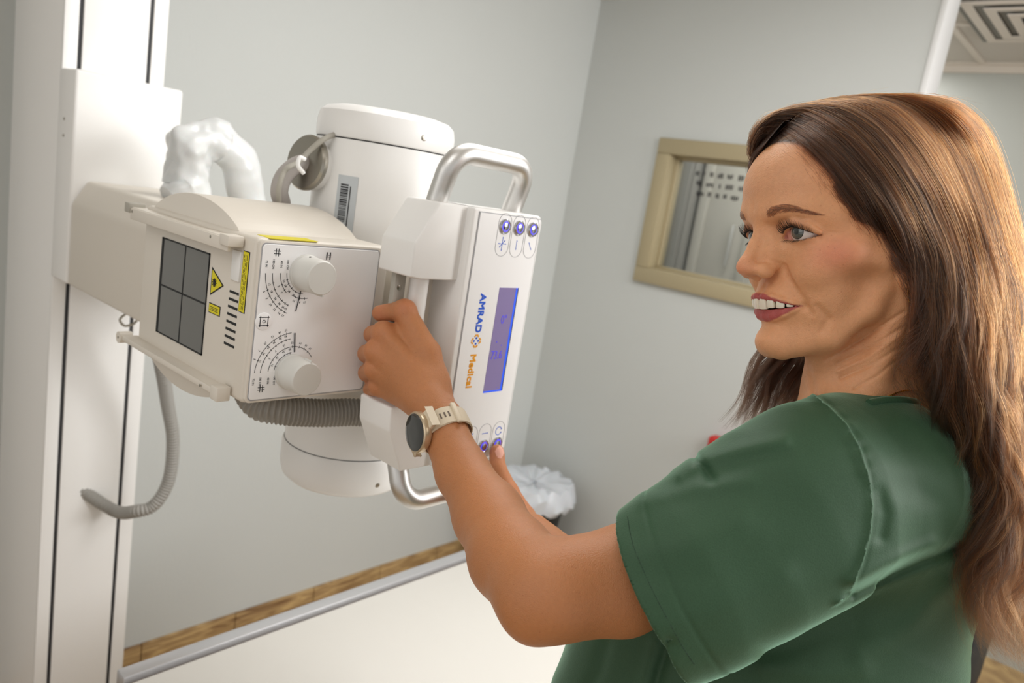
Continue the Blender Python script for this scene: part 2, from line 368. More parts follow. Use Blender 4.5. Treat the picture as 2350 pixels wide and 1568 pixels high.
# knob face plate with rounded corners
def rrect(cx,cz,w,h,r,n=6):
    pts=[]
    for (sx,sz,a0) in ((1,1,0),(-1,1,90),(-1,-1,180),(1,-1,270)):
        for k in range(n+1):
            a=math.radians(a0+90*k/n); pts.append((cx+sx*(w/2-r)+r*math.cos(a),cz+sz*(h/2-r)+r*math.sin(a)))
    return pts
fx,fz=(BX0+BX1)/2,(BZ0+BZ1)/2
fp_=MB().prism(rrect(fx,fz,BX1-BX0-.003,BZ1-BZ0-.003,.006),1,YF,YF+.006,.001,2).build('front_frame',M['ivory'],co)
MB().prism(rrect(fx,fz,BX1-BX0-.008,BZ1-BZ0-.008,.005),1,YF-.0004,YF+.002).build('groove',M['groove'],fp_)
MB().prism(rrect(fx,fz,BX1-BX0-.0105,BZ1-BZ0-.0105,.0045),1,YF-.0009,YF+.002,.0004,1).build('knob_plate',M['panelwhite'],co)
YS=YF-.0011
def FP(zx,zy): 
    p=hit(570+zx/3.92,540+zy/3.92,1,YS); return p.x,p.z
def ln(mb,p,q,wd=.0007,y=YS,t=.0003):
    (x0,z0),(x1,z1)=p,q; d=Vector((x1-x0,z1-z0)); 
    if d.length<1e-6: return mb
    d.normalize(); nx,nz=-d.y*wd/2,d.x*wd/2
    vs=[(x0+nx,y,z0+nz),(x0-nx,y,z0-nz),(x1-nx,y,z1-nz),(x1+nx,y,z1+nz)]
    vs+=[(a,y+t,c) for a,b,c in vs]
    return mb.add(vs,[(0,1,2,3),(7,6,5,4),(0,4,5,1),(1,5,6,2),(2,6,7,3),(3,7,4,0)])
def arc(mb,c,r,a0,a1,wd=.0006,n=40,y=YS):
    pr=None
    for k in range(n+1):
        a=math.radians(a0+(a1-a0)*k/n); p=(c[0]+r*math.cos(a),c[1]+r*math.sin(a))
        if pr: ln(mb,pr,p,wd,y)
        pr=p
    return mb
def knob(zx,zy,pa,capz=1):
    cx_,cz_=FP(zx,zy)
    k=MB().lathe((cx_,YF-.0008,cz_),(0,-1,0),[(.0208,0),(.0208,.003),(.0198,.004),(.0193,.030),(.0187,.0315),(.0175,.0325),(.006,.0327)],64).build('knob',M['knob'],co)
    a=math.radians(pa); c_,s_=math.cos(a),math.sin(a)
    mb=MB(); u=Vector((c_,0,s_)); v=Vector((-s_,0,c_)); o=Vector((cx_,YF-.031,cz_))
    vs=[o+u*r_+v*w_+Vector((0,yy,0)) for r_,w_,yy in ((.014,-.0007,-.0019),(.014,.0007,-.0019),(.0212,.0007,-.0019),(.0212,-.0007,-.0019),(.014,-.0007,.012),(.014,.0007,.012),(.0212,.0007,.012),(.0212,-.0007,.012))]
    mb.add(vs,[(0,1,2,3),(7,6,5,4),(0,4,5,1),(1,5,6,2),(2,6,7,3),(3,7,4,0)]).build('pointer_rib',M['knob'],k)
    return cx_,cz_,k
K1=knob(517,340,-80); K2=knob(385,1228,80)
MB().lathe((K1[0]-.004,YF-.012,K1[1]+.0192),(-.2,0,1),[(.0012,0),(.0012,.0007)],12).build('grub_screw',M['ink'],K1[2])
sm=MB()
def scale(c,sgn,defs):
    for r,a0,a1,ticks,labels,side in defs:
        arc(sm,c,r,a0*sgn,a1*sgn)
        for a,lbl in zip(ticks,labels):
            a=math.radians(a*sgn); u=(math.cos(a),math.sin(a))
            ln(sm,(c[0]+u[0]*(r-.0014),c[1]+u[1]*(r-.0014)),(c[0]+u[0]*(r+.0014),c[1]+u[1]*(r+.0014)),.0005)
            rr=r+side*.0046
            texts.append((lbl,c[0]+u[0]*rr,c[1]+u[1]*rr,a+(PI/2)))
texts=[]
# angles measured clockwise-negative from +X; top knob runs from 180 down to about 247 (i.e. left to lower-left)
d1=[(.0490,-182,-248,(-204,-213,-222,-230,-238,-244),('5','7','10','12','14','17'),1),
    (.0408,-182,-246,(-197,-208,-220,-230,-238,-243),('12','18','24','30','36','42'),1),
    (.0312,-182,-226,(-206,-219),('5','7'),1),
    (.0236,-182,-268,(-200,-212,-228,-244),('12','18','24','30'),1),
    (.0290,-240,-282,(-250,-262,-274),('12','14','17'),1)]
scale(K1[:2],-1,d1); sm.build('scale_lines',M['ink'],co); sm=MB()
d2=[(.0455,-178,-96,(-160,-148,-136,-124,-113,-104),('5','7','10','12','14','17'),1),
    (.0385,-178,-98,(-160,-148,-137,-126,-115,-106),('12','18','24','30','36','42'),1),
    (.0292,-176,-32,(-150,-132,-112,-94,-76,-62,-50),('5','7','10','12','14','15','17'),1),
    (.0222,-172,-95,(-160,-138,-118,-100),('12','18','24','30'),1)]
scale(K2[:2],-1,d2)
# fix orientation: top scale hangs below its knob, bottom scale rises above its knob
sm.build('scale_lines',M['ink'],co)
for t_,x_,z_,a_ in texts:
    text_mesh('scale_digit',t_,.0034,(x_,YS,z_),(math.cos(a_),0,math.sin(a_)),(-math.sin(a_),0,math.cos(a_)),M['ink'],co,extr=.0001)
for c,sg in ((K1,1),(K2,-1)):
    for r,t_ in ((.0490,'72 IN'),(.0408,'180 CM'),(.0312,'40 IN'),(.0236,'100 CM')):
        if sg<0: r=r-.003
        text_mesh('scale_digit',t_,.0033,(c[0]-r,YS,c[1]+sg*.0085),(0,0,-1),(1,0,0),M['ink'],co,extr=.0001)
# pointers (clear strip with black hairline)
pt=MB()
ln(pt,FP(470,498),FP(422,684),.0011,YS-.001); pt.build('pointer_line',M['ink'],co); pt=MB(); ln(pt,FP(415,878),FP(412,1050),.0014,YS-.001); pt.build('pointer_line',M['ink'],co)
# hash symbols
hs=MB()
def hashsym(cx_,cz_,s,rot=0):
    for k in (-1,1):
        for (u,v) in (((-1,k*.35),(1,k*.35)),((k*.35,-1),(k*.35,1))): ln(hs,(cx_+u[0]*s,cz_+u[1]*s),(cx_+v[0]*s,cz_+v[1]*s),.0008)
hashsym(*FP(263,155),.0042); hs.build('symbol',M['ink'],co); hs=MB(); hashsym(*FP(115,1382),.0042); hs.build('symbol',M['ink'],co); hs=MB()
x,z=FP(722,188); 
for k in (-1,1): ln(hs,(x+k*.0022,z-.0042),(x+k*.0022,z+.0042),.0014); ln(hs,(x-.0035,z+k*.001),(x+.0035,z+k*.001),.0006)
hs.build('symbol',M['ink'],co)
x,z=FP(137,775); bt=MB().lathe((x,YF-.0008,z),(0,-1,0),[(.0098,0),(.0096,.0008),(.009,.0012)],40).build('light_button',M['panelwhite'],co)
bs=MB(); s=.0046; yb=YF-.0022
for k in (-1,1): ln(bs,(x-s*1.3,z+k*s),(x+s*1.3,z+k*s),.0009,yb); ln(bs,(x+k*s,z-s*1.3),(x+k*s,z+s*1.3),.0009,yb)
arc(bs,(x,z),.0016,0,360,.0006,16,yb); bs.build('symbol',M['ink'],bt)
# beam face details (X = BX0 plane)
def BF(px,py,x=BX0): p=hit(px,py,0,x); return p.y,p.z
wy0,wy1,wz0,wz1=.818,.938,1.361,1.480
wb=MB(); wb.box((BX0-.0012,wy0-.0,wz0-.0),(BX0+.0012,wy1,wz0+.0016)).box((BX0-.0012,wy0,wz1-.0016),(BX0+.0012,wy1,wz1)).box((BX0-.0012,wy1-.0045,wz0),(BX0+.0012,wy1,wz1)).box((BX0-.0012,wy0,wz0),(BX0+.0012,wy0+.0012,wz1))
wn=MB().box((BX0-.0006,wy0,wz0),(BX0+.001,wy1,wz1)).build('beam_window',M['glassdark'],co)
wb.build('gasket',M['black'],wn)
ym,zm=BF(440,600)[0],BF(410,672)[1]
MB().box((BX0-.0010,.8755,wz0+.001),(BX0,.8775,wz1-.001)).box((BX0-.0010,wy0+.001,1.4205),(BX0,wy1-.004,1.4225)).build('cross_hair',M['black'],wn)
# rails
def railf(z,top):
    s=1 if top else -1
    return MB().box((BX0-.015,.752,z-.0042),(BX0+.004,0.998,z+.0042),.0014,2).box((BX0-.0165,.752,z-s*.0075-.0035),(BX0-.0125,0.998,z+s*.003),.0012,2)
rl=railf(1.5035,True).build('accessory_rail',M['ivory'],co)
MB().box((BX0-.020,.745,1.4985),(BX0-.002,.765,1.5105),.0015).build('latch',M['ivory'],rl)
MB().box((BX0-.019,.996,1.5000),(BX0+.002,1.010,1.5125),.0015).build('latch',M['greym'],rl)
for y in (.790,.992): MB().lathe((BX0-.016,y,1.5025),(-1,0,0),[(.0018,0),(.0018,.0008),(.0005,.001)],14).build('screw',M['screw'],rl)
rl=railf(1.337,False).build('accessory_rail',M['ivory'],co)
MB().lathe((BX0-.018,1.006,1.337),(1,0,0),[(.0075,0),(.0075,.016)],24).build('end_stop',M['ivory'],rl)
MB().box((BX0-.018,.744,1.3285),(BX0-.002,.760,1.345),.0015).build('latch',M['ivory'],rl)
for y in (.782,1.006): MB().lathe((BX0-.0178,y,1.337),(-1,0,0),[(.0016,0),(.0016,.0008),(.0005,.001)],14).build('screw',M['screw'],rl)
# vents, switch, warning labels
for k in range(8):
    a=BF(528+0*k-1.9*k,668+16.9*k); b=BF(548-1.5*k,678+17.0*k); mb=MB(); y0,z0=a; y1,z1=b
    mb.box((BX0-.0006,min(y0,y1),z0-.0013),(BX0+.001,max(y0,y1),z0+.0013)).build('vent_slot',M['black'],co)
sy,sz=BF(544,610); MB().box((BX0-.002,sy-.009,sz-.0165),(BX0+.001,sy+.009,sz+.0165),.0008).build('rocker_switch',M['white'],co)
def tri(mb,cy,cz,s,x):
    vs=[(x,cy,cz+s),(x,cy+s*.9,cz-s*.62),(x,cy-s*.9,cz-s*.62)]; vs+=[(x+.0004,b,c) for a,b,c in vs]; return mb.add(vs,[(0,1,2),(5,4,3),(0,3,4,1),(1,4,5,2),(2,5,3,0)])
cy_,cz_=BF(497,650); 
# the triangle points toward -Y (its base is vertical)
def tri2(mb,s,x):
    vs=[(x,cy_-s,cz_),(x,cy_+s*.72,cz_+s*.98),(x,cy_+s*.72,cz_-s*.98)]; vs+=[(x+.0004,b,c) for a,b,c in vs]; return mb.add(vs,[(0,1,2),(5,4,3),(0,3,4,1),(1,4,5,2),(2,5,3,0)])
wl=tri2(MB(),.0165,BX0-.0005).build('warning_label',M['ink'],co); tri2(MB(),.0137,BX0-.0008).build('yellow_field',M['yellow'],wl)
st=MB(); 
for k in range(10):
    a=k*PI/5; y,z=math.cos(a),math.sin(a); st.tube([(BX0-.001,cy_+.003,cz_),(BX0-.001,cy_+.003+y*.0048,cz_+z*.0048)],.0006,6)
st.lathe((BX0-.0008,cy_+.003,cz_),(-1,0,0),[(.003,0),(.003,.0003)],16).build('burst_symbol',M['ink'],wl)
def ylabel(yr,yl,zt,zb,nm,lines,vert=False):
    y0,y1,z1,z0=BF(*yr)[0],BF(*yl)[0],BF(*zt)[1],BF(*zb)[1]
    w_=MB().box((BX0-.0005,y0,z0),(BX0,y1,z1)).build('warning_label',M['ink'],co)
    MB().box((BX0-.0008,y0+.001,z0+.001),(BX0,y1-.001,z1-.001)).build('yellow_field',M['yellow'],w_)
    tb_=MB(); r_=random.Random(2)
    n=lines
    if vert:
        for i in range(n):
            yy=y0+.0025+(y1-y0-.005)*(i+.5)/n; z=z1-.004
            while z>z0+.006:
                h=r_.uniform(.002,.006); tb_.box((BX0-.001,yy-.0003,z-h),(BX0-.0008,yy+.0003,z)); z-=h+.0012
    else:
        for i in range(n):
            zz=z0+.003+(z1-z0-.006)*(i+.5)/n; tb_.box((BX0-.001,y0+.004,zz-.0003),(BX0-.0008,y1-.003,zz+.0003))
    tb_.build('fine_print',M['ink'],w_); return w_
ylabel((505,722),(479,716),(482,694),(479,716),'w',3); ylabel((575,577),(560,577),(568,577),(555,718),'w',3,True)
MB().box((.44,YF+.004,BZ1-.0002),(.50,YF+.03,BZ1+.0004)).build('warning_label',M['yellow'],co)
# ================================================================ HOSES
h1=spline([(.64,1.46,1.286),hit(372,850,1,1.48),hit(385,930,1,1.5),hit(397,1010,1,1.5),hit(388,1100,1,1.5),hit(355,1158,1,1.5),hit(310,1174,1,1.52),hit(262,1172,1,1.6),(.60,1.66,.84)],40)
def ribbed(path,r,step,amp):
    L=0; out=[]; rs=[]
    for i in range(len(path)):
        if i: L+=(path[i]-path[i-1]).length
        rs.append(r+amp*math.sin(2*PI*L/step)); out.append(path[i])
    return out,rs
a,b=ribbed(spline(h1[::8],20),.0128,.0062,.0011)
tag(MB().tube(a,b,24).build('ribbed_hose',M['hose']),'grey ribbed hose hanging in a long loop beside the column','hose')
h2=spline([(.50,.85,1.312),hit(590,928,1,.82),hit(640,942,1,.80),hit(730,948,1,.785),hit(835,948,1,.765),(.67,.735,1.275)],60)
a,b=ribbed(spline(h2[::10],26),.0175,.0052,.0012)
tag(MB().tube(a,b,28).build('ribbed_hose',M['hose']),'grey ribbed hose running under the collimator to the panel','hose')
# plastic-sleeved cable arching over the arm
pth=spline([(.605,1.33,1.50),hit(428,430,1,1.34),hit(425,370,1,1.34),hit(455,325,1,1.34),hit(505,330,1,1.34),hit(545,370,1,1.34),hit(562,430,1,1.34),hit(575,490,1,1.34),(.745,1.3,1.495)],14)
vs=[];fs=[];n=40
for i,p in enumerate(pth):
    t=(pth[min(i+1,len(pth)-1)]-pth[max(i-1,0)]).normalized(); u=Vector((0,1,0)); w_=t.cross(u).normalized(); tt=i/(len(pth)-1)
    rr=(.040-.008*tt)*min(1,.45+tt*6,.45+(1-tt)*9)
    for k in range(n):
        a=2*PI*k/n; q=p+u*math.cos(a)*rr+w_*math.sin(a)*rr; d=noise.noise(q*24)*.016+noise.noise(q*60)*.005
        if tt>.5: d*=.3
        vs.append(q+(q-p).normalized()*d)
for i in range(len(pth)-1):
    for k in range(n): fs.append((i*n+k,i*n+(k+1)%n,(i+1)*n+(k+1)%n,(i+1)*n+k))
fs.append(tuple(range(n))); fs.append(tuple((len(pth)-1)*n+k for k in range(n)))
tag(mesh_obj('sleeved_cable',vs,fs,M['sleeve']),'cable bundle in a crinkled clear-white plastic sleeve arching over the arm','cable')
tag(MB().tube(spline([hit(312,712,1,1.4),hit(290,720,1,1.4),hit(275,734,1,1.4),hit(286,748,1,1.4),hit(305,744,1,1.4),hit(315,735,1,1.4)],8),.0022,10).build('wire_loop',M['greym']),'small grey wire loop sticking out below the beige arm','wire')
# ================================================================ CONTROL PANEL
cp=empty('control_panel',(.70,.66,1.25),'white control panel with slim display, lit buttons and two tubular handles','control panel')
top=[(.640,1.577),(.589,1.577),(.560,1.530),(.560,1.491),(.646,1.491),(.646,1.342),(.558,1.342),(.560,1.312),(.585,1.260),(.640,1.258)]
MB().prism([(.640,1.5775),(.589,1.5775),(.560,1.530),(.560,1.492),(.575,1.490),(.650,1.490),(.650,1.5775)],1,.632,.690,.0025,3).build('grip_bracket',M['white'],cp)
MB().prism([(.650,1.343),(.575,1.343),(.558,1.341),(.560,1.312),(.585,1.259),(.650,1.258)],1,.632,.690,.0025,3).build('grip_bracket',M['white'],cp)
MB().prism([(.632,1.5775),(.632,1.258),(.752,1.256),(.757,1.270),(.757,1.570),(.752,1.5775)],1,.6205,.700,.003,3).build('shell',M['white'],cp)
MB().prism([(.6405,1.574),(.6405,1.2615),(.7525,1.2615),(.7525,1.574)],1,.6196,.622).build('groove',M['groove'],cp)
fpl=MB().prism([(.6417,1.573),(.6417,1.2625),(.7513,1.2625),(.7513,1.573)],1,.6190,.622).build('faceplate',M['panelwhite'],cp)
MB().tube([(.598,.658,1.342),(.598,.658,1.492)],.0108,32).build('grip_bar',M['white'],cp)
MB().box((.570,.668,1.342),(.586,.676,1.492),.0008).build('bar_backing',M['greym'],cp)
MB().box((.600,.672,1.342),(.636,.680,1.492),.0008).build('bar_backing',M['ivory'],cp)
MB().lathe((.577,.668,1.474),(0,-1,0),[(.0034,0),(.0034,.0006),(.001,.0012)],16).build('screw',M['screw'],cp)
YP=.6188
def uhandle(x0,x1,z0,dz,y0,dy,r=.0128):
    up=Vector((0,dy,dz)); rad=.028
    a=Vector((x0,y0,z0)); b=Vector((x1,y0,z0)); L=up.length; un=up.normalized(); X=Vector((1,0,0)); pts=[a,a+un*(L-rad)*.5,a+un*(L-rad)]
    for k in range(1,9): th=PI/2*k/8; pts.append(a+un*(L-rad)+un*math.sin(th)*rad+X*(1-math.cos(th))*rad)
    for k in range(0,9): th=PI/2*k/8; pts.append(b-X*rad+un*(L-rad)+X*math.sin(th)*rad+un*math.cos(th)*rad)
    pts+= [b+un*(L-rad)*.5,b]
    return MB().tube(pts,r,28)
uhandle(.612,.742,1.574,.062,.664,-.018).build('handle',M['steel'],cp)
uhandle(.606,.742,1.262,-.052,.664,-.022).build('handle',M['steel'],cp)
# display
ds=MB().box((.694,YP-.0002,1.351),(.7275,.622,1.4855)).build('display',M['lcd'],cp)
MB().box((.7248,YP-.0005,1.351),(.7278,.621,1.4855)).box((.694,YP-.0005,1.3505),(.7278,.621,1.3525)).build('edge_light',M['lcdedge'],ds)
MB().box((.7278,YP-.0006,1.351),(.7292,.621,1.4855)).build('bezel_shadow_gap',M['dark'],ds)
for t_,x_,z_,s_ in (('0°',.711,1.4445,.0155),('°',.704,1.414,.008),('73.6',.7075,1.399,.0155),('.',.718,1.358,.008),('-',.714,1.4125,.010)):
    text_mesh('digit',t_,s_,(x_,YP-.0004,z_),(1,0,0),(0,0,1),M['lcdink'],ds,sx=.8,extr=.0001,bold=.0001)
text_mesh('lettering_blue','AMRAD',.0138,(.6668,YP,1.4535),(0,0,-1),(1,0,0),M['logo_blue'],cp,fat=.00042,sx=.98,extr=.0001,spacing=1.05)
text_mesh('lettering_gold','Medical',.0138,(.6655,YP,1.381),(0,0,-1),(1,0,0),M['logo_gold'],cp,fat=.00042,sx=.98,extr=.0001,spacing=1.05)
lx,lz=.6665,1.419; g=MB(); bmb=MB()
for k in range(4):
    a=PI/4+k*PI/2; u=(math.cos(a),math.sin(a)); v=(-u[1],u[0])
    for s_ in (-1,1): ln(g,(lx+u[0]*.0062+v[0]*.0012*s_,lz+u[1]*.0062+v[1]*.0012*s_),(lx+u[0]*.0062+v[0]*.0052*s_,lz+u[1]*.0062+v[1]*.0052*s_),.0021,YP-.0002)
    a=k*PI/2; bmb.lathe((lx+math.cos(a)*.0036,YP,lz+math.sin(a)*.0036),(0,-1,0),[(.0014,0),(.0014,.0002)],12)
g.build('logo_frame',M['logo_gold'],cp); bmb.build('logo_dots',M['logo_blue'],cp)
def pill(x,z0,z1,r=.0115):
    mb=MB(); arc(mb,(x,z1-r),r,0,180,.0005,20,YP-.0001); arc(mb,(x,z0+r),r,180,360,.0005,20,YP-.0001)
    ln(mb,(x-r,z0+r),(x-r,z1-r),.0005,YP-.0001); ln(mb,(x+r,z0+r),(x+r,z1-r),.0005,YP-.0001); return mb.build('button_outline',M['groove'],cp)
def button(x,z):
    b=MB().lathe((x,YP,z),(0,-1,0),[(.0092,0),(.0092,.0015),(.0082,.0026),(.0074,.0026),(.0066,.0018)],40).build('button',M['chrome'],cp)
    MB().lathe((x,YP-.0017,z),(0,-1,0),[(.0062,0),(.0062,.0004)],40).build('light_ring',M['ledblue'],b)
    MB().lathe((x,YP-.0017,z),(0,-1,0),[(.0046,.0),(.0046,.001),(.003,.0014),(.001,.0015)],40).build('button_cap',M['chrome'],b)
def arrow(mb,p,q,h=.0014,both=True):
    ln(mb,p,q,.0006,YP-.0001); d=Vector((q[0]-p[0],q[1]-p[1])).normalized(); n_=Vector((-d.y,d.x))
    for e,s_ in ((Vector(q),1),(Vector(p),-1)) if both else ((Vector(q),1),):
        a=e; b=e-d*s_*h*1.3+n_*h*.7; c=e-d*s_*h*1.3-n_*h*.7
        mb.add([(a.x,YP-.0002,a.y),(b.x,YP-.0002,b.y),(c.x,YP-.0002,c.y)],[(0,1,2)])
for i,x in enumerate((.686,.712,.738)):
    pill(x,1.524,1.5755); button(x,1.560)
    mb=MB(); z=1.539
    if i==0: arrow(mb,(x-.007,z),(x+.007,z)); arrow(mb,(x,z-.0085),(x,z+.0085)); arrow(mb,(x-.0045,z-.0045),(x+.0045,z+.0045))
    elif i==1: arrow(mb,(x,z-.006),(x,z+.006))
    else: arrow(mb,(x-.003,z+.0045),(x+.003,z-.0045))
    mb.build('arrow_symbol',M['inkblue'],cp)
for i,x in enumerate((.684,.710,.736)):
    pill(x,1.266,1.3075); button(x,1.277)
    mb=MB(); z=1.2945
    if i==0: arrow(mb,(x-.005,z-.003),(x+.004,z+.003))
    elif i==1: arrow(mb,(x-.0055,z),(x+.0055,z))
    else:
        arc(mb,(x,z),.0055,30,330,.0008,28,YP-.0001)
        for a in (30,330): 
            a=math.radians(a); e=(x+.0055*math.cos(a),z+.0055*math.sin(a)); mb.add([(e[0]+.0016,YP-.0002,e[1]),(e[0]-.001,YP-.0002,e[1]+.0014),(e[0]-.001,YP-.0002,e[1]-.0014)],[(0,1,2)])
    mb.build('arrow_symbol',M['inkblue'],cp)
# ================================================================ SDF TOOLS (numpy)
def sm_min(a,b,k):
    if k<=0: return np.minimum(a,b)
    h=np.maximum(k-np.abs(a-b),0)/k; return np.minimum(a,b)-h*h*k*.25
def sm_max(a,b,k): return -sm_min(-a,-b,k)
def s_ell(p,c,r):
    q=(p-np.array(c,np.float32)); r=np.array(r,np.float32)
    k0=np.linalg.norm(q/r,axis=1); k1=np.linalg.norm(q/(r*r),axis=1); return k0*(k0-1)/np.maximum(k1,1e-6)
def s_cap(p,a,b,ra,rb=None):
    rb=ra if rb is None else rb; a=np.array(a,np.float32); b=np.array(b,np.float32); d=b-a; L=float(d@d)+1e-12
    t=np.clip((p-a)@d/L,0,1); return np.linalg.norm(p-a-t[:,None]*d,axis=1)-(ra+(rb-ra)*t)
def s_chain(p,pts,rs,k=0):
    o=None
    for i in range(len(pts)-1):
        d=s_cap(p,pts[i],pts[i+1],rs[i],rs[i+1]); o=d if o is None else sm_min(o,d,k)
    return o
def s_ellr(p,c,r,Rm):
    return s_ell((p-np.array(c,np.float32))@np.array(Rm,np.float32),(0,0,0),r)
def polygonize(sdf,lo,hi,h,newton=2,margin=1.3):
    lo=np.array(lo,float); hi=np.array(hi,float); B=8
    nb=np.ceil((hi-lo)/(h*B)).astype(int); n=nb*B+1
    g=np.meshgrid(*[np.arange(k) for k in nb],indexing='ij'); bc=np.stack([x.ravel() for x in g],1)
    cen=(lo+(bc+.5)*B*h).astype(np.float32); d=sdf(cen)
    act=np.abs(d)<B*h*.87*margin+h
    D=np.empty(n,np.float32); sgn=(d.reshape(nb)); 
    D[:-1,:-1,:-1]=np.repeat(np.repeat(np.repeat(sgn,B,0),B,1),B,2); D[-1]=1;D[:,-1]=1;D[:,:,-1]=1
    loc=np.stack([x.ravel() for x in np.meshgrid(*[np.arange(B+1)]*3,indexing='ij')],1)
    ab=bc[act]; CH=max(1,600000//len(loc))
    for i in range(0,len(ab),CH):
        idx=(ab[i:i+CH,None,:]*B+loc[None]).reshape(-1,3); v=sdf((lo+idx*h).astype(np.float32)); D[idx[:,0],idx[:,1],idx[:,2]]=v
    S=D<0
    cnt=np.zeros(np.array(n)-1,np.uint8)
    for a in (0,1):
        for b in (0,1):
            for c in (0,1): cnt+=S[a:n[0]-1+a,b:n[1]-1+b,c:n[2]-1+c]
    cells=np.argwhere((cnt>0)&(cnt<8)); vid=-np.ones(cnt.shape,np.int32); vid[tuple(cells.T)]=np.arange(len(cells))
    acc=np.zeros((len(cells),3)); wt=np.zeros(len(cells))
    cor=[(a,b,c) for a in (0,1) for b in (0,1) for c in (0,1)]
    for i,c0 in enumerate(cor):
        for c1 in cor[i+1:]:
            if sum(abs(x-y) for x,y in zip(c0,c1))!=1: continue
            A=D[tuple((cells+c0).T)]; Bv=D[tuple((cells+c1).T)]; m=(A<0)!=(Bv<0)
            t=np.where(m,A/np.where(m,A-Bv,1),0); pt=np.array(c0)+t[:,None]*(np.array(c1)-np.array(c0))
            acc+=pt*m[:,None]; wt+=m
    V=lo+(cells+acc/wt[:,None])*h
    F=[]
    for ax in range(3):
        s0=[slice(None)]*3; s1=[slice(None)]*3; s0[ax]=slice(0,n[ax]-1); s1[ax]=slice(1,n[ax])
        a=S[tuple(s0)]; b=S[tuple(s1)]; e=np.argwhere(a!=b); u,v=[i for i in range(3) if i!=ax]
        ok=(e[:,u]>0)&(e[:,v]>0)&(e[:,u]<n[u]-1)&(e[:,v]<n[v]-1); e=e[ok]; fl=a[tuple(e.T)]
        q=[]
        for du,dv in ((1,1),(0,1),(0,0),(1,0)):
            c=e.copy(); c[:,u]-=du; c[:,v]-=dv; q.append(vid[tuple(c.T)])
        q=np.stack(q,1); 
        if ax==1: fl=~fl
        q[~fl]=q[~fl][:,::-1]; F.append(q)
    F=np.concatenate(F); F=F[(F>=0).all(1)]
    for _ in range(newton):
        p=V.astype(np.float32); e=np.float32(h*.25); d0=sdf(p); G=np.stack([(sdf(p+np.eye(3,dtype=np.float32)[i]*e)-d0)/e for i in range(3)],1)
        st=d0[:,None]*G/np.maximum((G*G).sum(1),.25)[:,None]; L=np.linalg.norm(st,axis=1,keepdims=True); V=V-st*np.minimum(1,h*.7/np.maximum(L,1e-9))
    return V,F
def np_mesh(name,V,F,m,parent=None,colors=None):
    me=bpy.data.meshes.new(name); me.vertices.add(len(V)); me.vertices.foreach_set('co',np.ascontiguousarray(V,np.float32).ravel())
    me.loops.add(F.size); me.polygons.add(len(F)); k=F.shape[1]
    me.loops.foreach_set('vertex_index',F.astype(np.int32).ravel()); me.polygons.foreach_set('loop_start',np.arange(len(F),dtype=np.int32)*k)
    me.update(calc_edges=True); me.polygons.foreach_set('use_smooth',np.ones(len(F),bool))
    if colors is not None:
        at=me.color_attributes.new('tone','FLOAT_COLOR','POINT'); c=np.ones((len(V),4),np.float32); c[:,:3]=colors; at.data.foreach_set('color',c.ravel())
    if m: me.materials.append(m)
    o=bpy.data.objects.new(name,me); COL.objects.link(o); link(o,parent); return o
def L3(c): return np.array(lin(c)[:3],np.float32)
# ================================================================ HEAD (local mm: x to her right, y forward, z up)
HR=np.array([[0.511,-0.8557,-0.0822],[0.8466,0.4844,0.2203],[-0.1487,-0.1822,0.972]]); HT=np.array([0.7378,0.2421,1.5979])
def h2w(p): return np.asarray(p,float)/1000@HR.T+HT
def w2h(p): return (np.asarray(p)-HT.astype(np.float32))@HR.astype(np.float32)*1000
EYE=(30.5,67.5,18.5); ER=12.0
def head_base(p):
    q=p.copy(); q[:,0]=np.abs(p[:,0])
    d=s_ell(p,(0,-3,50),(69,90,74))
    d=sm_min(d,s_ell(p,(0,40,58),(50,56,44)),18)
    d=sm_min(d,s_ell(p,(0,28,0),(52,56,60)),26)
    d=sm_min(d,s_chain(q,[(50,2,-24),(45.5,16,-50),(33,46,-74),(9,76,-83)],[12,11,10.5,10.5],8),18)
    d=sm_min(d,s_ell(p,(0,50,-58),(34,33,31)),18)
    d=sm_min(d,s_ell(q,(24,46,-34),(25,28,30)),14)
    d=sm_min(d,s_chain(q,[(40,58,-5),(53,41,-3),(56,14,-8)],[12.5,10.5,8],8),18)
    d=sm_min(d,s_ell(q,(32,64,-17),(14,13.5,13)),12)      # smiling cheek
    d=sm_min(d,s_chain(q,[(6,87.5,37),(20,84,38),(36,72,38),(47,54,30)],[7.5,8,7.5,6.5],6),12)
    d=sm_max(d,-s_ell(q,(29,92,18.5),(16,15,9)),11)   # eye sockets
    # nose
    d=sm_min(d,s_chain(p,[(0,89,34),(0,89.5,24),(0,97.0,9),(0,104.5,-3)],[7,5.8,5.6,6.2],3),6)
    d=sm_min(d,s_chain(q,[(6,84.5,20),(9,86.5,4),(10,87.5,-8)],[5.5,6.5,6.5],3),7)
    d=sm_min(d,s_chain(p,[(0,84,22),(0,90,2),(0,95,-9)],[7,8.5,9],3),4)
    d=sm_min(d,s_ell(p,(0,107.6,-9.0),(7.4,8.2,7.4)),5)
    d=sm_min(d,s_ell(q,(12.2,95.0,-13.3),(4.9,8.4,6.8)),2.6)
    d=sm_min(d,s_chain(q,[(10.5,98,-12.5),(4.5,105,-11)],[4.6,5]),4)
    d=sm_min(d,s_chain(p,[(0,105.5,-13.8),(0,96,-19.0)],[2.8,3.9]),4)
    # muzzle, chin
    d=sm_min(d,s_ell(p,(0,64,-41),(28,29.5,24)),9)
    d=sm_min(d,s_ell(p,(0,81.5,-78),(15,14.5,13)),10)
    d=sm_max(d,-s_ell(p,(0,104.5,-66.0),(18,9,4.5)),7)
    return d
def surf_y(x,z,f=None,off=0):
    f=f or head_base; p=np.array([[x,125,z]],np.float32)
    for _ in range(80):
        d=f(p)[0]
        if d<.04: break
        p[0,1]-=max(d*.7,.04)
    return float(p[0,1])+off
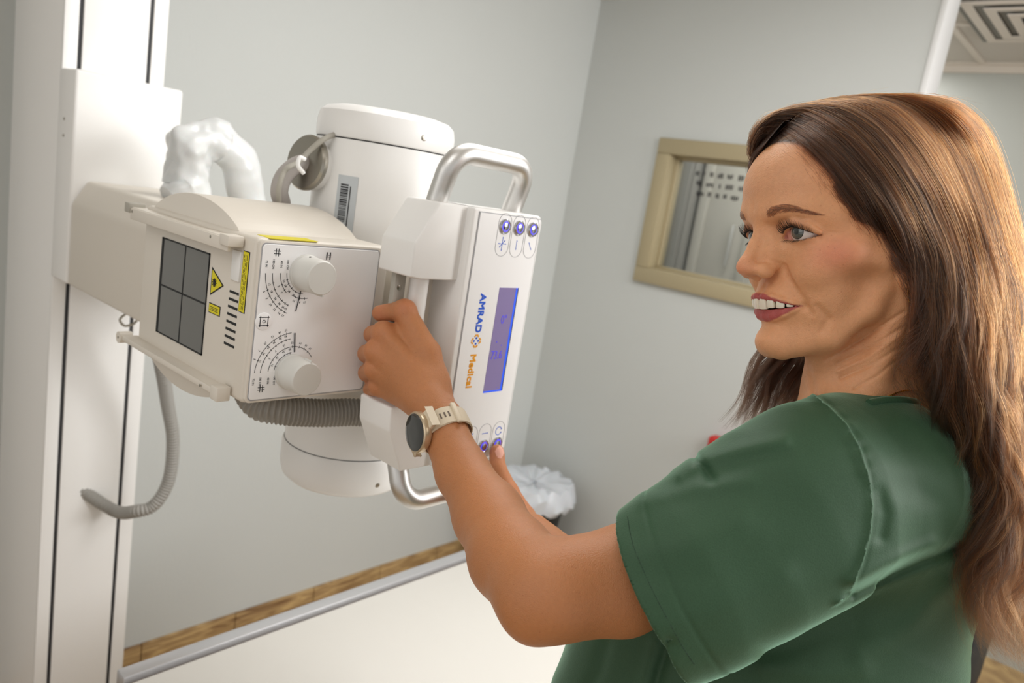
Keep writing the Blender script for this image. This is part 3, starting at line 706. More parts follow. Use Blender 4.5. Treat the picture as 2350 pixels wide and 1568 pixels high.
def on_face(pts,off,f=None): return [(x,surf_y(x,z,f,off),z) for x,z in pts]
UPX=[(0,-37.1),(5,-36.4),(12,-37.4),(19,-39.6),(25,-42.0),(29.5,-44.8)]; UPR=[3.0,3.5,3.4,3.0,2.3,1.3]
LOX=[(0,-54.0),(9,-53.5),(17,-51.6),(24,-48.6),(29.5,-45.8)]; LOR=[5.2,5.0,4.3,3.0,1.3]
UPP=on_face(UPX,-1.0); LOP=on_face(LOX,-2.9)
FOLD=on_face([(18.5,-13),(23.5,-23),(29,-33),(34,-43),(36,-52)],.3)
FOLD2=on_face([(41,-46),(42.5,-58),(39,-68)],.5)
CREASE=[on_face([(19,6.5),(27,3),(38,3.2)],.35),on_face([(22,3.5),(31,-.5),(42,2)],.45),on_face([(49,12),(55,8)],.35),on_face([(50,16.5),(56.5,15.5)],.4)]
ALAR=on_face([(15.2,-5),(18.0,-10),(18.2,-18)],.25)
PH=on_face([(0,-26),(0,-32)],1.4)
def lidz(ax):
    u=(ax-16.2)/(47.2-16.2); uc=np.clip(u,0,1); base=13.6+1.0*u
    return u,base+8.8*np.maximum(np.sin(np.pi*uc**.76),0)**.75, base-2.6*np.maximum(np.sin(np.pi*uc**1.05),0)**.8
def head_sdf(p):
    q=p.copy(); q[:,0]=np.abs(p[:,0]); ax=q[:,0]
    d=head_base(p)
    d=sm_min(d,s_chain(q,UPP,UPR,2.5),2.2); d=sm_min(d,s_chain(q,LOP,LOR,3),2.2)
    d=sm_max(d,-s_chain(p,PH,[1.6,1.9]),3.5)
    d=sm_max(d,-s_chain(q,FOLD,[.5,.8,.8,.6,.2],1),6)
    d=sm_max(d,-s_chain(q,ALAR,[.5,.9,.7],1),3.5)
    d=sm_max(d,-s_ell(q,(69,36,-30),(10,20,9)),12)
    d=sm_max(d,-s_chain(q,FOLD2,[.2,.4,.1],1),6)
    for c_ in CREASE: d=sm_max(d,-s_chain(q,c_,[.22]*len(c_)),1.2)
    d=sm_max(d,-s_ell(q,(32.0,74.0,-46.3),(1.5,5,3.0)),3.5)
    # mouth opening
    t=np.clip(ax/28.5,0,1.2); zt=-39.6-5.5*t**1.9; zb=-48.3+2.9*t**1.7
    op=np.maximum(np.maximum(p[:,2]-zt,zb-p[:,2]),np.maximum(ax-29.3,58-p[:,1])); op=np.maximum(op,s_ell(p,(0,70,-45),(36,60,14)))
    d=sm_max(d,-op,1.2)
    d=np.maximum(d,-s_ell(p,(0,62,-44),(27.5,27.5,12)))
    d=sm_max(d,-s_ell(q,(7.0,99.0,-20.8),(2.9,5.4,3.2)),1.5)   # nostrils
    E=np.array(EYE,np.float32)
    d=sm_min(d,np.linalg.norm((q-E)*np.array([.86,1,1],np.float32),axis=1)-(ER+1.3),4.0)
    d=sm_min(d,s_chain(q,[(17,79,19),(24,82,25.5),(33,81.8,27.2),(43,75.5,24),(49,68,17)],[1.4,1.8,2.0,2.0,1.6],2),4)
    u,ztop,zbot=lidz(ax)
    al=np.maximum(p[:,2]-ztop,zbot-p[:,2])*.8; al=np.maximum(al,np.maximum(16.2-ax,ax-47.2))
    al=np.maximum(al,-(np.linalg.norm(q-E,axis=1)-(ER-1.2)))
    al=np.maximum(al,64-p[:,1])
    d=sm_max(d,-al,.7)
    d=sm_min(d,s_ell(q,(20.2,73.6,15.6),(3.4,3.2,4.2)),1.0)
    d=sm_max(d,-s_chain(q,[(18,87,22),(25,88.0,27.4),(34,86.6,28.8),(44,80,25.5)],[.7,.8,.8,.5],1),3)
    # ear
    c,s_=math.cos(.34),math.sin(.34); er=np.array([[1,0,0],[0,c,-s_],[0,s_,c]])
    ec,es=math.cos(.35),math.sin(.35); er=er@np.array([[ec,-es,0],[es,ec,0],[0,0,1]])
    d=sm_min(d,s_ellr(q,(70,-15,-2),(4.0,14.5,25.5),er),4)
    d=sm_max(d,-s_ellr(q,(76.0,-13,1),(4.6,10,18),er),1.5)
    d=sm_min(d,s_ell(q,(67.5,-5,-27),(3.6,6.5,8)),5)
    d=sm_min(d,s_ell(q,(63,0,-7),(4,4.5,6)),5)
    return d
# ---- neck and shoulders, world metres
def camc(p): return (np.asarray(p,np.float32)-np.array([0,0,1.6],np.float32))@np.array(R3,np.float32)
def PC(px,py,d): return np.array([(px-CX)/F_PX*d,(CY-py)/F_PX*d,-d])
def PN(px,py,d): return np.array(P(px,py,d))
NECK=[h2w((0,-22,-20)),PN(1985,880,.735),PN(2035,1000,.765)]
def neck_d(p,g=0): return s_chain(p,NECK,[.050+g,.049+g,.058+g],.01)
def torso_sdf(p):
    d=neck_d(p)
    d=sm_min(d,s_chain(p,[h2w((-58,-20,-25)),PN(2010,850,.68),PN(1930,975,.715)],[.011,.010,.010]),.022)
    d=sm_min(d,s_chain(p,[h2w((-14,38,-78)),PN(1890,905,.735),PN(1880,960,.74)],[.014,.012,.014]),.03)
    for (a,b) in (((2020,800),(1900,880)),((2060,820),(1925,905)),((2075,850),(1960,918))):   # skin creases of the turned neck
        d=sm_max(d,-s_chain(p,[PN(a[0],a[1],.672),PN((a[0]+b[0])/2,(a[1]+b[1])/2+6,.678),PN(b[0],b[1],.70)],[.0008,.0012,.0008]),.006) if False else d
    d=sm_min(d,s_cap(p,PN(1920,1030,.69),PN(2140,1060,.84),.040,.040),.05)
    return d
NFOLD=[([(2075,715),(1985,775),(1895,826)],-.0011,5),([(2070,752),(1985,805),(1920,835)],-.0008,4),([(2075,790),(2000,838),(1930,868)],-.0009,5),([(2070,815),(2015,862),(1960,892)],-.0007,4),
 ([(2066,770),(1990,822),(1925,852)],.0010,6),([(1856,838),(1866,880),(1872,915)],-.0010,7)]
def body_head(p):
    d1=head_sdf(w2h(p))/1000.; d2=torso_sdf(p); d=sm_min(d1,d2,.014)
    c=camc(p); d_=-c[:,2]; u=CX+F_PX*c[:,0]/d_; v=CY-F_PX*c[:,1]/d_; near=(d_<.76)&(np.abs(d)<.012)
    if near.any():
        un,vn=u[near],v[near]; disp=np.zeros(len(un),np.float32)
        for pts,amp,wd in NFOLD:
            o=None
            for (x0,y0),(x1,y1) in zip(pts[:-1],pts[1:]):
                dx,dy=x1-x0,y1-y0; t=np.clip(((un-x0)*dx+(vn-y0)*dy)/(dx*dx+dy*dy),0,1); e=np.hypot(un-x0-t*dx,vn-y0-t*dy); o=e if o is None else np.minimum(o,e)
            disp+=amp*np.exp(-(o/wd)**2)
        d=d.copy(); d[near]-=disp
    return d
def nz3(p,s):  # cheap smooth noise for skin tone
    return (np.sin(p[:,0]*s+1.3*np.sin(p[:,1]*s*.7))+np.sin(p[:,1]*s*1.1+1.7*np.sin(p[:,2]*s*.8))+np.sin(p[:,2]*s*.9+1.1*np.sin(p[:,0]*s*1.2)))/3
SKIN=L3((222,162,118)); ARMSK=L3((188,126,82)); LIP=L3((176,84,80)); BLUSH=L3((218,124,102)); MOUTHC=L3((70,26,24)); CHEEK_SHADE=L3((176,116,82))
def mixc(c,k,m): return c*(1-m[:,None])+k*m[:,None]
def head_color(Vw):
    p=w2h(Vw.astype(np.float32)).astype(np.float32); q=p.copy(); q[:,0]=np.abs(q[:,0]); c=np.repeat(SKIN[None],len(p),0)
    g=lambda ctr,r: np.exp(-(((q-np.array(ctr))/np.array(r))**2).sum(1))
    c=mixc(c,BLUSH,.6*g((52,52,-2),(18,24,14))); c=mixc(c,BLUSH,.35*g((0,112,-12),(12,12,12))); c=mixc(c,CHEEK_SHADE,.2*g((48,38,-26),(20,22,12)))  # blush is makeup; the brown term paints faint shade under the cheekbone
    c=mixc(c,L3((168,104,80)),.4*g((32,82,25),(17,12,5))); c=mixc(c,L3((212,160,128)),.35*g((20,90,66),(30,20,20)))
    ax=q[:,0]; t=np.clip(ax/30,0,1); lt=-33.6-.8*np.exp(-(ax/3)**2)+1.0*np.exp(-((ax-6)/5)**2)-11.5*t**1.75; lb=-59.6+14.0*t**1.8
    m=np.clip((np.minimum(lt-p[:,2],p[:,2]-lb))/.9+.5,0,1)*(p[:,1]>62)*(ax<30.3); c=mixc(c,LIP,m.astype(np.float32))
    inm=(p[:,1]<89.5-.020*p[:,0]**2)&(p[:,1]>30)&(np.abs(p[:,2]+45)<11)&(np.abs(p[:,0])<27)&(s_ell(p,(0,62,-44),(28.3,28.3,13))<0); c[inm]=MOUTHC
    # scalp under the hair
    hl=np.interp(p[:,1],[-200,-42,-26,8,20,37,60,80,90],[-60,-50,22,24,3,24,72,97,110]); m=np.clip((p[:,2]-hl-5)/8,0,1)*(p[:,1]<88)*(p[:,2]>-60); c=mixc(c,L3((62,42,30)),m.astype(np.float32))
    # lash line
    E_=np.array(EYE); de=np.linalg.norm(q-E_,axis=1); 
    m=((de<ER+1.0)&(p[:,1]>64)); c=mixc(c,L3((92,58,48)),.75*m.astype(np.float32)); m=(np.abs(q[:,0]-20.0)<4.2)&(np.abs(q[:,2]-15.6)<4.6)&(p[:,1]>60)&(p[:,1]<78.0); c[m]=L3((214,150,132))
    c*= (1+.035*nz3(p,.35)+.02*nz3(p,1.3))[:,None]
    return c
def skin_mat():
    m=bpy.data.materials.new('skin'); m.use_nodes=True; nt=m.node_tree; b=nt.nodes['Principled BSDF']; L=nt.links.new
    at=nt.nodes.new('ShaderNodeVertexColor'); at.layer_name='tone'
    tc=nt.nodes.new('ShaderNodeTexCoord')
    n1=nt.nodes.new('ShaderNodeTexNoise'); n1.inputs['Scale'].default_value=320; n1.inputs['Detail'].default_value=4
    vo=nt.nodes.new('ShaderNodeTexVoronoi'); vo.inputs['Scale'].default_value=1100
    L(tc.outputs['Object'],n1.inputs['Vector']); L(tc.outputs['Object'],vo.inputs['Vector'])
    # freckles
    v2=nt.nodes.new('ShaderNodeTexVoronoi'); v2.inputs['Scale'].default_value=150; L(tc.outputs['Object'],v2.inputs['Vector'])
    mr=nt.nodes.new('ShaderNodeMapRange'); mr.inputs[1].default_value=.05; mr.inputs[2].default_value=.13; mr.inputs[3].default_value=.35; mr.inputs[4].default_value=0; L(v2.outputs['Distance'],mr.inputs[0])
    mx=nt.nodes.new('ShaderNodeMix'); mx.data_type='RGBA'; mx.blend_type='MULTIPLY'; mx.inputs[7].default_value=(.62,.45,.36,1)
    L(mr.outputs[0],mx.inputs[0]); L(at.outputs['Color'],mx.inputs[6])
    mx2=nt.nodes.new('ShaderNodeMix'); mx2.data_type='RGBA'; mx2.blend_type='MULTIPLY'; mx2.inputs[0].default_value=1
    cr=nt.nodes.new('ShaderNodeMapRange'); cr.inputs[3].default_value=.93; cr.inputs[4].default_value=1.07; L(n1.outputs['Fac'],cr.inputs[0]); L(cr.outputs[0],mx2.inputs[7]); L(mx.outputs[2],mx2.inputs[6]); L(mx2.outputs[2],b.inputs['Base Color'])
    ad=nt.nodes.new('ShaderNodeMath'); ad.operation='ADD'; L(n1.outputs['Fac'],ad.inputs[0]); L(vo.outputs['Distance'],ad.inputs[1])
    bp=nt.nodes.new('ShaderNodeBump'); bp.inputs['Strength'].default_value=.4; bp.inputs['Distance'].default_value=.0006; L(ad.outputs[0],bp.inputs['Height']); L(bp.outputs['Normal'],b.inputs['Normal'])
    b.inputs['Roughness'].default_value=.46; b.inputs['Specular IOR Level'].default_value=.42
    b.inputs['Subsurface Weight'].default_value=.28; b.inputs['Subsurface Scale'].default_value=.006; b.inputs['Subsurface Radius'].default_value=(1,.35,.2)
    return m
M['skin']=skin_mat()
hw=h2w((0,0,0)); 
Vh,Fh=polygonize(body_head,hw+np.array([-.20,-.20,-.225]),hw+np.array([.20,.20,.17]),.0011)
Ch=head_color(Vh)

# ================================================================ ARMS AND HANDS (world metres)
WR=PN(1012,972,.822); WR2=PN(1062,1085,.785); EL=PN(1236,1358,.622)
ARM=[WR,WR2,PN(1122,1185,.735),PN(1175,1282,.67),EL,PN(1420,1335,.640),PN(1900,1110,.70)]
ARMR=[.0235,.0262,.0330,.0365,.0350,.0425,.050]
# finger chains of the gripping left hand: MCP, PIP, DIP, tip
LH=[([(880,763,.866),(856,768,.903),(884,786,.934),(915,798,.928)],[.0118,.0104,.0092,.0078]),
    ([(862,806,.868),(842,812,.908),(872,826,.940),(908,834,.934)],[.0120,.0106,.0094,.0080]),
    ([(860,848,.874),(842,856,.912),(872,868,.940),(905,874,.934)],[.0112,.0100,.0090,.0076]),
    ([(868,888,.882),(852,894,.912),(876,902,.934),(900,906,.930)],[.0100,.0090,.0082,.0070])]
LB=[(968,868,.842),(960,888,.842),(955,908,.846),(955,928,.852)]
def left_arm_sdf(p):
    d=s_chain(p,ARM,ARMR,.012)
    d=sm_min(d,s_cap(p,PN(1228,1412,.614),PN(1275,1392,.607),.0195,.021),.018)
    d=sm_min(d,s_cap(p,PN(1235,1335,.64),PN(1300,1350,.63),.030,.036),.02)
    hd=None
    for (ch,rs),b in zip(LH,LB):
        m=s_cap(p,PN(*b),PN(*ch[0]),.0125,rs[0]*.98)
        hd=m if hd is None else sm_min(hd,m,.012)
    hd=sm_min(hd,s_chain(p,[WR,PN(985,925,.832),PN(945,870,.862)],[.0225,.0225,.019]),.02)
    hd=sm_min(hd,s_cap(p,PN(925,830,.870),PN(925,885,.873),.014,.013),.016)
    for ch,rs in LH:   # fingers, knuckles kept distinct
        f=s_chain(p,[PN(*c) for c in ch],rs,.003); f=sm_min(f,s_cap(p,PN(*ch[0]),PN(*ch[0]),rs[0]*1.04),.004); hd=sm_min(hd,f,.0045)
    # extensor tendons
    for (ch,rs),b in zip(LH[:3],LB[:3]):
        a=np.array(PN(*ch[0])); b_=np.array(PN(*b)); n=(CAMV-a)/np.linalg.norm(CAMV-a)*.0105
        hd=sm_min(hd,s_cap(p,a+n*.9,b_+n*.9,.0022,.0016),.006)
    th=s_chain(p,[PN(1008,925,.842),PN(980,812,.858),PN(928,714,.871),PN(872,719,.900)],[.0170,.0152,.0124,.0094],.006)
    th=sm_min(th,s_cap(p,PN(930,714,.870),PN(930,714,.870),.0124),.004)
    hd=sm_min(hd,s_chain(p,[PN(905,765,.872),PN(945,775,.866),PN(965,800,.862)],[.010,.0125,.013]),.006)
    hd=sm_min(hd,th,.006)
    hd=sm_min(hd,s_cap(p,PN(960,830,.868),PN(990,880,.850),.013,.016),.015)
    return sm_min(d,hd,.014)
CAMV=np.array([0,0,1.6])
RW=PN(1222,1222,.93)
RF=[([(1128,1150,.962),(1098,1162,.985),(1085,1180,1.010),(1098,1195,1.020)],[.0108,.0098,.0088,.0076]),
    ([(1128,1172,.955),(1095,1182,.972),(1080,1202,.995),(1095,1216,1.005)],[.0110,.0100,.0090,.0078]),
    ([(1132,1194,.947),(1102,1204,.962),(1088,1222,.985),(1102,1236,.995)],[.0104,.0094,.0086,.0074]),
    ([(1142,1215,.942),(1114,1226,.955),(1102,1240,.975),(1114,1250,.985)],[.0094,.0086,.0080,.0070])]
def right_hand_sdf(p):
    d=s_chain(p,[RW,PN(1300,1300,.885),PN(1450,1440,.84)],[.0225,.030,.037],.01)
    for ch,rs in RF:
        d=sm_min(d,s_cap(p,PN(1190,1200,.945),PN(*ch[0]),.0135,rs[0]),.012)
    for ch,rs in RF: d=sm_min(d,s_chain(p,[PN(*c) for c in ch],rs,.003),.004)
    t=s_chain(p,[PN(1196,1185,.955),PN(1168,1128,.972),PN(1141,1072,.985),PN(1140,1036,.992)],[.0165,.0118,.0104,.0086],.005)
    t=sm_min(t,s_ell(camc(p)-np.array(PC(1141,1046,.989),np.float32),(0,0,0),(.0092,.0135,.0085)),.004)
    d=sm_min(d,t,.012); return d
def skin_tone(V,knuck=()):
    c=np.repeat(ARMSK[None],len(V),0)
    for q,r,k,col in knuck:
        m=k*np.exp(-(np.linalg.norm(V-q,axis=1)/r)**2); c=mixc(c,col,m.astype(np.float32))
    return c*(1+.04*nz3(V*1000,.08)+.02*nz3(V*1000,.9))[:,None].astype(np.float32)
PINK=L3((204,128,96))
lo=np.minimum.reduce([PN(830,690,.80),PN(835,900,.96),PN(1240,1480,.56),PN(1520,1480,.56)])
def bbox(pts,m): a=np.array(pts); return a.min(0)-m,a.max(0)+m
b0,b1=bbox([PN(*c) for ch,_ in LH for c in ch]+[WR,WR2,EL,PN(1262,1405,.60),PN(874,722,.902),PN(1640,1230,.63)],.062)
armV,armF=polygonize(left_arm_sdf,b0,b1,.0014)
keep=np.ones(len(armV),bool)
kn=[(PN(*ch[0]),.014,.30,PINK) for ch,_ in LH]+[(PN(*ch[1]),.012,.3,PINK) for ch,_ in LH]+[(PN(930,700,.86),.014,.4,PINK),(PN(880,720,.89),.014,.5,PINK)]
armC=skin_tone(armV,kn)
b0,b1=bbox([PN(*c) for ch,_ in RF for c in ch]+[RW,PN(1140,1030,.99),PN(1400,1400,.85)],.045)
rhV,rhF=polygonize(right_hand_sdf,b0,b1,.0014)
rhC=skin_tone(rhV,[(PN(1141,1040,.98),.014,.45,PINK),(PN(1180,1150,.96),.03,.35,PINK)])
# thumbnail tint of the right thumb: ellipse facing the camera side
nc=PN(1147,1038,.9815); dd=camc(rhV)-camc(nc[None])[0]; nm=((dd[:,0]/.0056)**2+(dd[:,1]/.0075)**2<1)&(np.abs(dd[:,2])<.006); rhC[nm]=L3((232,176,158))
Vs=[Vh,armV,rhV]; Fs=[Fh,armF,rhF]; Cs=[Ch,armC,rhC]; off=0; FF=[]
for v,f in zip(Vs,Fs): FF.append(f+off); off+=len(v)
Vh=np.concatenate(Vs); Fh=np.concatenate(FF); Ch=np.concatenate(Cs)

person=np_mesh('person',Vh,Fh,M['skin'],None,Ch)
tag(person,'woman in a green scrub top gripping the control panel, long wavy brown hair, smiling','person')
# ---- eyes
M['sclera']=mat('eye_white',(226,214,208),.12,coat=1,bump=.005); M['iris']=mat('iris_grey_blue',(80,84,80),.2,coat=1,var=.5,vscale=900); M['pupil']=mat('pupil',(10,9,9),.08,coat=1); M['limbal']=mat('limbal_ring',(40,44,50),.2,coat=1)
M['teeth']=mat('teeth',(232,222,204),.16,coat=.6,bump=.01,sss=.25)
M['lash']=mat('lash_black',(18,14,13),.5)
M['gold']=mat('gold',(222,170,88),.2,1,bump=.01)
def hw_(p): return Vector(h2w(p))
gz=np.array([-.22,1.0,.02])       # gaze in head space
for sx in (-1,1):
    c=(sx*EYE[0],EYE[1],EYE[2]); g=Vector(HR@(gz/np.linalg.norm(gz))); cw=hw_(c)
    r=ER/1000; prof=[]
    for k in range(25):
        a=PI*k/24; prof.append((r*math.sin(a),-r*math.cos(a)))
    eb=MB().lathe(cw,g,prof,48).build('eyeball',M['sclera'],person)
    def capz(a0,a1,off,n=6): return [((r+off)*math.sin(a0+(a1-a0)*k/n),(r+off)*math.cos(a0+(a1-a0)*k/n)) for k in range(n+1)]
    MB().lathe(cw,g,capz(.555,.50,.00012,2)+[],48,cap=False).build('limbal_ring',M['limbal'],eb)
    MB().lathe(cw,g,capz(.505,.19,.0002),48,cap=False).build('iris',M['iris'],eb)
    MB().lathe(cw,g,capz(.20,.001,.00025),32,cap=False).build('pupil',M['pupil'],eb)
    # wet corner
# ---- teeth
tb_=MB(); xs=0; 
def archp(s):  # dental arch, s = signed arc length in mm
    a=s/27.0; return (27.0*math.sin(a)*1.0, 62.5+30.0*math.cos(a)), a
s=0; wds=[8.4,7.0,7.8,6.8,6.0]; hts=[10.2,9.2,9.0,6.5,4.2]
for sg in (-1,1):
    s=0
    for wd,ht in zip(wds,hts):
        (x,y),a=archp(sg*(s+wd/2)); s+=wd
        bm=bmesh.new(); bmesh.ops.create_cube(bm,size=1)
        bmesh.ops.subdivide_edges(bm,edges=bm.edges[:],cuts=3,use_grid_fill=True)
        z0=-48.0+2.8*(abs(x)/27)**2.2+(.9 if wd==7.0 else 0); z1=z0+ht
        for v in bm.verts:
            u,w_,t=v.co.x*2,v.co.y*2,v.co.z*2   # -1..1
            # superellipse rounding
            ln_=max(1e-6,(abs(u)**3.5+abs(w_)**3+abs(t)**4)**(1/3.5)); mx_=max(abs(u),abs(w_),abs(t)); f=mx_/ln_ if ln_>0 else 1
            u*=f**.8; w_*=f; t*=f**.6
            taper=.93+.07*(-t)
            lx=u*wd/2*1.02*taper; ly=w_*3.2+1.0*(t if t>0 else 0)*.3; lz=(z0+z1)/2+t*ht/2
            ca_,sa_=math.cos(a),math.sin(a)
            v.co=hw_((x+lx*ca_+ly*sa_, y-lx*sa_+ly*ca_, lz))
        tb_.bm(bm,True)
tb_.build('teeth',M['teeth'],person)
# ---- hair-type curves helper
def curves_obj(name,strands,radii,m,parent=None,colors=None):
    hc=bpy.data.hair_curves.new(name); sizes=[len(s) for s in strands]; hc.add_curves(sizes)
    pts=np.concatenate(strands).astype(np.float32); hc.attributes['position'].data.foreach_set('vector',pts.ravel())
    ra=hc.attributes.get('radius') or hc.attributes.new('radius','FLOAT','POINT'); ra.data.foreach_set('value',np.concatenate(radii).astype(np.float32))
    if colors is not None:
        ca=hc.attributes.new('tint','FLOAT','CURVE'); ca.data.foreach_set('value',np.array(colors,np.float32))
    hc.materials.append(m); o=bpy.data.objects.new(name,hc); COL.objects.link(o); link(o,parent); return o
def lid_pt(u,top,sx):
    ax=16.2+31*u; _,zt_,zb_=lidz(np.array([ax])); z=float(zt_[0] if top else zb_[0])
    y=surf_y(sx*ax,z+(.35 if top else -.35),head_sdf); return np.array([sx*ax,y-.25,z+(.1 if top else -.1)])
ls=[];lr=[]
rr=random.Random(11)
for sx in (-1,1):
    for top,n,L0 in ((True,72,11.0),(False,40,5.5)):
        for i in range(n):
            u=.06+.90*(i+rr.random())/n; p0=lid_pt(min(u,.975),top,sx); L=L0*(.65+.35*math.sin(PI*min(1,u*.8+.15)))*rr.uniform(.75,1.1)
            side=(u-.45)*1.1+rr.uniform(-.28,.28); clump=round(u*17)/17-u; side+=clump*9
            out=np.array([sx*side*.75,1.0,0]); out/=np.linalg.norm(out); up=np.array([0,0,1.0 if top else -1.0])
            pts=[]
            for k in range(7):
                t=k/6; pts.append(h2w(p0+out*L*(t*.95-.25*t*t)+up*L*(.62*t*t+.05*t if top else .45*t)))
            ls.append(np.array(pts)); lr.append(np.linspace(.00018,.00004,7)*(1.0 if top else .7))
curves_obj('eyelashes',ls,lr,M['lash'],person)
# ---- eyebrows
def hair_mat(name,c0,c1,rough=.35):
    m=bpy.data.materials.new(name); m.use_nodes=True; nt=m.node_tree; nt.nodes.clear(); L=nt.links.new
    o=nt.nodes.new('ShaderNodeOutputMaterial'); h=nt.nodes.new('ShaderNodeBsdfHairPrincipled'); h.parametrization='COLOR'
    at=nt.nodes.new('ShaderNodeAttribute'); at.attribute_name='tint'
    mx=nt.nodes.new('ShaderNodeMix'); mx.data_type='RGBA'; mx.inputs[6].default_value=lin(c0); mx.inputs[7].default_value=lin(c1)
    L(at.outputs['Fac'],mx.inputs[0]); L(mx.outputs[2],h.inputs['Color']); h.inputs['Roughness'].default_value=rough; h.inputs['Radial Roughness'].default_value=.45
    h.inputs['Random Roughness'].default_value=.3
    L(h.outputs[0],o.inputs[0]); return m
M['hair']=hair_mat('brown_hair',(30,20,14),(164,88,38))
M['brow']=hair_mat('brow_hair',(60,43,32),(92,68,50),.5)
bs=[];br=[]
for sx in (-1,1):
    for i in range(560):
        u=rr.random()**1.1; ax=15.5+(48-15.5)*u
        zc=35.0+4.6*math.sin(PI*min(1,u*.95))**1.1-3.5*u*u; hw2=(4.3*(1-u)**.45*(.6+.4*min(1,u*6))+.4)
        z=zc+rr.uniform(-1,1)*hw2; p0=np.array([sx*ax,surf_y(sx*ax,z),z])
        L=rr.uniform(4.5,7.5)*(.75 if u<.15 else 1)*(1-.35*u); dz=1.1-1.7*u+( -.45 if z>zc else .35); a2=sx*(ax+L*.9); z2=z+dz*L*.5; p1=np.array([a2,surf_y(a2,z2),z2])
        pts=[p0+(p1-p0)*t+np.array([0,.7*math.sin(PI*t)+.15,0]) for t in (0,.25,.5,.75,1)]
        bs.append(np.array([h2w(q) for q in pts])); br.append(np.linspace(.00009,.00003,5))
curves_obj('eyebrows',bs,br,M['brow'],person,[rr.random() for _ in bs])
# ---- earring
MB().tube([hw_((-71.5+.5*math.cos(a),-6+3.5*math.cos(a),-39+9.5*math.sin(a))) for a in np.linspace(0,2*PI,37)[:-1]],.0006,10,closed=True).build('hoop_earring',M['gold'])
tag(bpy.data.objects['hoop_earring'],'small thin gold hoop earring in the earlobe below the brown hair','earring')
# ================================================================ WATCH
M['band']=mat('watch_band_cream',(222,208,184),.45,bump=.01); M['case']=mat('watch_case_champagne',(206,188,160),.28,.6,bump=.01); M['wglass']=mat('watch_glass_dark',(34,36,37),.1,coat=1,bump=.003)
wa=(Vector(WR)-Vector(WR2)).normalized()
Rcw=Matrix(R3)
wn_=Rcw@Vector((-.74,-.10,.66)); wn_=(wn_-wa*wn_.dot(wa)).normalized(); wb_=wa.cross(wn_).normalized()
wc=Vector(PN(1020,988,.819))
wt=empty('wristwatch',tuple(wc),'cream smartwatch with round dark screen and pale strap on the left wrist','watch')
RB,RN=.0265,.0265
def band_pt(a,off,t): 
    return wc+wn_*((RN+off)*math.cos(a))+wb_*((RB+off)*math.sin(a))+wa*t
vs=[];fs=[];N=72;HB=.0105
prof=[(.0010,-HB),(.0026,-HB+.0008),(.0030,0),(.0026,HB-.0008),(.0010,HB),(.0004,0)]
for k in range(N):
    a=2*PI*k/N; tw=1+.12*max(0,math.cos(a))
    for o_,t in prof: vs.append(band_pt(a,o_,t*tw))
n=len(prof)
for k in range(N):
    for j in range(n): fs.append((k*n+j,k*n+(j+1)%n,((k+1)%N)*n+(j+1)%n,((k+1)%N)*n+j))
bd=mesh_obj('strap',vs,fs,M['band'],wt)
hc=wc+wn_*(RN+.001)
cs=MB().lathe(hc,wn_,[(.018,-.002),(.0205,.0),(.0218,.002),(.0222,.005),(.0218,.0078),(.0205,.0088),(.0195,.0088)],64).build('case',M['case'],wt)
MB().lathe(hc,wn_,[(.0199,.0082),(.0197,.0091),(.018,.0096),(.008,.0098),(.001,.0098)],64).build('screen',M['wglass'],wt)
for s_ in (-1,1):
    vs=[]
    m_=MB(); c=hc+wa*0
    # lugs along the strap direction
    p=hc+wb_*(s_*.0205)+wn_*(.002)
    bm=bmesh.new(); bmesh.ops.create_cube(bm,size=1)
    for v in bm.verts: v.co=Vector(p)+wb_*(v.co.x*.013)+wa*(v.co.y*.021)+wn_*(v.co.z*.006)-wn_*(.0035 if v.co.x*s_>0 else 0)
    bmesh.ops.bevel(bm,geom=bm.edges[:],offset=.0018,segments=3,profile=.5,affect='EDGES'); m_.bm(bm,True).build('lug',M['band'],wt)
for da in (0,.16,.32):
    a=1.02+da; sgn=1
    q=band_pt(a,.0031,0); e=band_pt(a+.06,.0031,0)-q; m_=MB(); up=(q-wc).normalized()
    pts=[q+wa*t+e*s2 for t,s2 in ((-.0032,-.5),(.0032,-.5),(.0032,.5),(-.0032,.5))]
    m_.add([p_+up*.0002 for p_ in pts]+[p_-up*.001 for p_ in pts],[(0,1,2,3),(0,4,5,1),(1,5,6,2),(2,6,7,3),(3,7,4,0)]).build('strap_hole',M['brown'],wt)
q=band_pt(1.62,.0035,0); u1=(band_pt(1.72,.0035,0)-q).normalized(); up=(q-wc).normalized(); m_=MB()
bm=bmesh.new(); bmesh.ops.create_cube(bm,size=1)
for v in bm.verts: v.co=q+u1*(v.co.x*.0065)+wa*(v.co.y*.026)+up*(v.co.z*.004)
bmesh.ops.bevel(bm,geom=bm.edges[:],offset=.0014,segments=3,profile=.5,affect='EDGES'); m_.bm(bm,True).build('strap_keeper',M['band'],wt)
q=hc+wa*(.0222)*.92+wn_*.005; MB().lathe(hc+wa*.0215*.94+wb_*.0045*0+wn_*.0048,wa,[(.003,0),(.0032,.0015),(.0028,.0024),(.001,.0026)],20).build('side_button',M['case'],wt)
